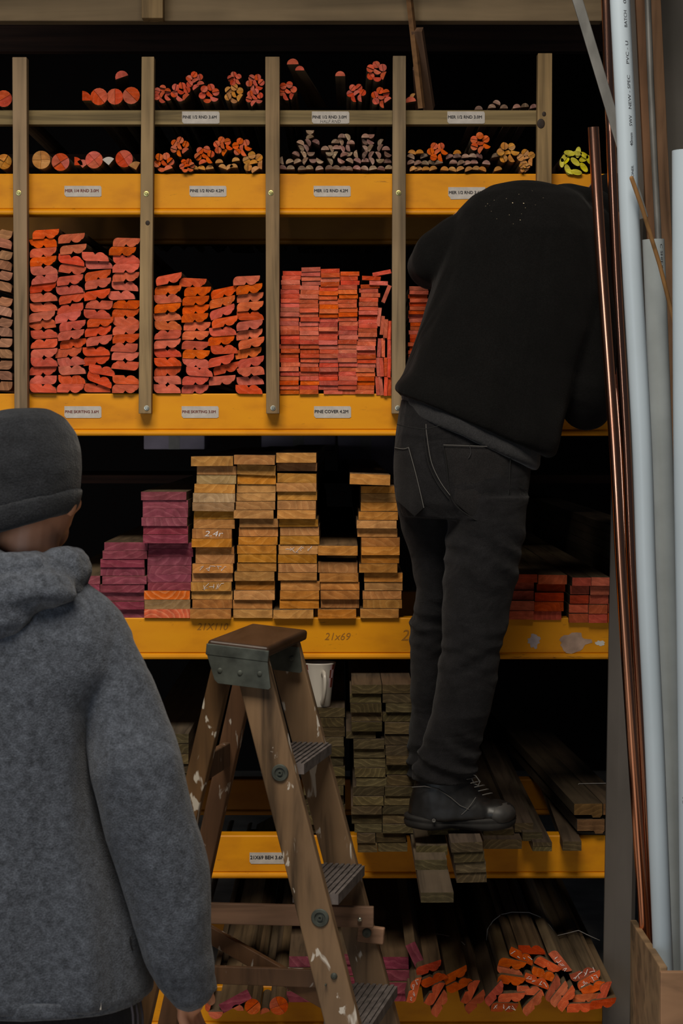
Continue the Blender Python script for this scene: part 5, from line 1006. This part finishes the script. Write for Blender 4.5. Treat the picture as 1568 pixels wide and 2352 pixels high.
gets([((905,1120),(1060,1120),-.31,.085), ((914,1180),(1050,1180),-.30,.085), ((932,1240),(1042,1240),-.29,.08), ((948,1300),(1036,1300),-.28,.074), ((958,1350),(1030,1350),-.27,.07), ((950,1400),(1026,1400),-.26,.068), ((943,1440),(1024,1440),-.25,.066), ((945,1520),(1018,1520),-.24,.062), ((944,1600),(1014,1600),-.22,.06), ((942,1680),(1010,1680),-.21,.058), ((936,1740),(1010,1740),-.20,.058), ((938,1782),(1008,1782),-.19,.056)], bm, 1, .006, 5, 11, 7, ((P(0, 1740, -.2).z, .06, .008, 90, -.3), (P(0, 1440, -.25).z, .05, .007, 85, .3)))
# ankle wrinkles and knee folds
jeans = pnew('jeans', bm, M['denim'], p2, .0042, 1, .003, .06, 'black denim jeans')
# things stitched on the seat: pockets, seams. The seat surface is the ellipse of the hip rings
def seat(px, py, lift=.004):
    # hip rings: centre 1060, half width 157, centre Y -.36, half depth .128
    t_ = max(-1, min(1, (px-1060)/160.0)); e_ = .9
    ct = abs(t_)**(1/e_); st = math.sqrt(max(0, 1-ct*ct))**e_
    yy = -.362-.124*st-lift
    if py > 1150: yy = min(yy, -.44-lift*.5) if px > 1035 else yy
    return P(px, py, yy)
def patch(pts, name, m, lab=None, th=.0025):
    poly = []
    for (x0, y0), (x1, y1) in zip(pts, pts[1:]+pts[:1]):
        for q in range(5): poly.append((x0+(x1-x0)*q/5, y0+(y1-y0)*q/5))
    cx = sum(p[0] for p in poly)/len(poly); cy = sum(p[1] for p in poly)/len(poly); bm = bmesh.new(); prev = None; lv = 6
    for li in range(lv+1):
        f_ = 1-li/lv; row = [bm.verts.new(seat(cx+(x-cx)*f_, cy+(y-cy)*f_, .006 if li else .001)) for x, y in poly] if f_ > 0 else None
        if prev:
            for i in range(len(poly)):
                j = (i+1) % len(poly)
                if row: bm.faces.new((prev[i], prev[j], row[j], row[i]))
                else:
                    if i == 0: cv = bm.verts.new(seat(cx, cy, .006))
                    bm.faces.new((prev[i], prev[j], cv))
        prev = row
    o = new(name, mesh(name, bm, m, True), p2); o.location = -p2.location
    if lab: o['label'] = lab
    return o
patch([(1017,1022),(1125,1026),(1172,1048),(1160,1172),(1105,1192),(1085,1190),(1038,1148)], 'back_pocket', M['denim_pocket'], 'faded right back pocket')
patch([(906,1026),(938,1028),(955,1090),(973,1166),(952,1186),(912,1150)], 'back_pocket', M['denim_pocket'], 'left back pocket')
def seam(pts, name, m, r=.0009, lift=.0065):
    fine = []
    for a_, b__ in zip(pts, pts[1:]):
        pass
    for i in range(len(pts)-1):
        p0, p1_, p2_, p3 = [Vector(pts[max(0, min(len(pts)-1, k))]) for k in (i-1, i, i+1, i+2)]
        for q in range(8):
            t = q/8; v = .5*((2*p1_)+(p2_-p0)*t+(2*p0-5*p1_+4*p2_-p3)*t*t+(3*p1_-p0-3*p2_+p3)*t**3); fine.append((v.x, v.y))
    fine.append(pts[-1]); bm = bmesh.new(); tube(bm, [(seat(x, y, lift), r) for x, y in fine], 6); o = new(name, mesh(name, bm, m, True), p2); o.location = -p2.location
seam([(978,975),(980,1000),(990,1060),(1010,1105),(1035,1140)], 'centre_seam', M['thread']); seam([(972,985),(974,1005),(984,1065),(1004,1110),(1030,1145)], 'centre_seam', M['thread_dark'], .0013)
seam([(912,975),(945,982),(978,985),(1010,977)], 'yoke_seam', M['thread_dark'], .0013); seam([(1017,1022),(1080,1024),(1125,1026)], 'pocket_stitching', M['thread'])
seam([(938,1028),(955,1090),(973,1166)], 'pocket_stitching', M['thread']); seam([(1017,1022),(1024,1060),(1038,1148),(1085,1190),(1105,1192),(1160,1172),(1172,1050)], 'pocket_stitching', M['thread_dark'], .0012, .007)
seam([(906,1028),(925,1031),(938,1028)], 'pocket_stitching', M['thread']); seam([(1078,1024),(1081,1040),(1076,1052)], 'loose_thread', M['ink'], .0009, .008)
# boots
def boot(dx, dy, Y, name='boot'):
    def g(x, y): return (x+dx, y+dy)
    b = empty(name) ; b.parent = p2; b.location = (0, 0, 0)
    bm = bmesh.new(); gets([(g(962,1762),g(1078,1762),Y,.040), (g(950,1800),g(1088,1795),Y,.043), (g(942,1830),g(1104,1822),Y,.045), (g(938,1850),g(1128,1838),Y,.046), (g(936,1864),g(1150,1848),Y,.047), (g(935,1874),g(1168,1862),Y,.048), (g(936,1884),g(1178,1872),Y,.048)], bm, .9)
    ell(bm, P(*g(1138,1866), Y), (.046, .0455, .0285))
    o = new('upper', mesh('upper', bm, M['boot'], True), b); o.location = -p2.location; cloth(o, .0045, 3, .003, .03)
    bm = bmesh.new(); n_ = 34; rings = []
    for (z0, inf) in ((1872, -.004), (1875, .0), (1880, .0015), (1883, -.0015), (1887, .0015), (1895, .0), (1901, -.003)):
        r_ = []
        for q in range(n_):
            a = 2*math.pi*q/n_; ct, st = math.cos(a), math.sin(a); x = 1056+128*math.copysign(abs(ct)**.75, ct); wdt = .047*(1-.16*math.exp(-((x-1030)/45)**2)); arch = -7*math.exp(-((x-1045)/32)**2) if z0 > 1890 else 0
            toe = -8*max(0, (x-1120)/64)**2 if z0 > 1880 else -6*max(0, (x-1120)/64); heel = -6*max(0, (980-x)/50)
            p = P(*g(x, z0+arch+toe+heel), Y); r_.append(p+Vector((inf*ct, (wdt+inf)*math.copysign(abs(st)**.8, st), 0)))
        rings.append(r_)
    loft(bm, rings); o = new('sole', mesh('sole', bm, M['sole'], True), b); o.location = -p2.location
    bm = bmesh.new()
    for ln in ([(946,1808),(975,1806),(1005,1812),(1035,1832),(1056,1850),(1076,1859)], [(1092,1832),(1080,1850),(1070,1862),(1060,1871)]): tube(bm, [(P(*g(x, y), Y-.0475), .0009) for x, y in ln], 6)
    o = new('seam_line', mesh('seam_line', bm, M['thread'], True), b); o.location = -p2.location
    bm = bmesh.new(); Mx = Matrix.Translation(P(*g(996, 1885), Y-.0495)) @ Matrix.Rotation(R(90), 4, 'X'); lathe(bm, [(.0042, -.002), (.0042, .001), (.0026, .001), (.0024, .0002), (.0001, .0002)], 16, 0, Mx)
    o = new('sole_emblem', mesh('sole_emblem', bm, M['thread'], True), b); o.location = -p2.location
    bm = bmesh.new(); ell(bm, P(*g(1143,1867), Y), (.0405, .0478, .0275)); o = new('toe_cap', mesh('toe_cap', bm, M['boot_toe'], True), b); o.location = -p2.location; o['label'] = 'dusty scuffed toe cap'
    bm = bmesh.new(); lp = [(1065,1778),(1078,1775),(1092,1782),(1102,1795),(1098,1804),(1088,1800),(1083,1788)]; tube(bm, [(P(*g(x, y), Y-.03), .0013) for x, y in lp], 6)
    for i in range(5): tube(bm, [(P(*g(1072+i*9, 1790+i*9), Y-.044+i*.001), .0012), (P(*g(1090+i*9, 1786+i*9), Y-.02), .0016), (P(*g(1094+i*9, 1786+i*9), Y+.02), .0016)], 6)
    o = new('lace', mesh('lace', bm, M['thread'], True), b); o.location = -p2.location; return b
boot(0, 0, -.37); b2_ = boot(-5, -30, -.17); pv = P(1000, 1800, -.17)-p2.location; b2_.matrix_basis = Matrix.Translation(pv) @ Matrix.Rotation(R(62), 4, 'Z') @ Matrix.Translation(-pv)
bm = bmesh.new(); hcv = P(1404, 492, -.12); ell(bm, hcv+Vector((.0, -.005, .025)), (.066, .078, .072)); o = pnew('cap', bm, M['black_knit'], p2, .005, 2); o['label'] = 'black cap'
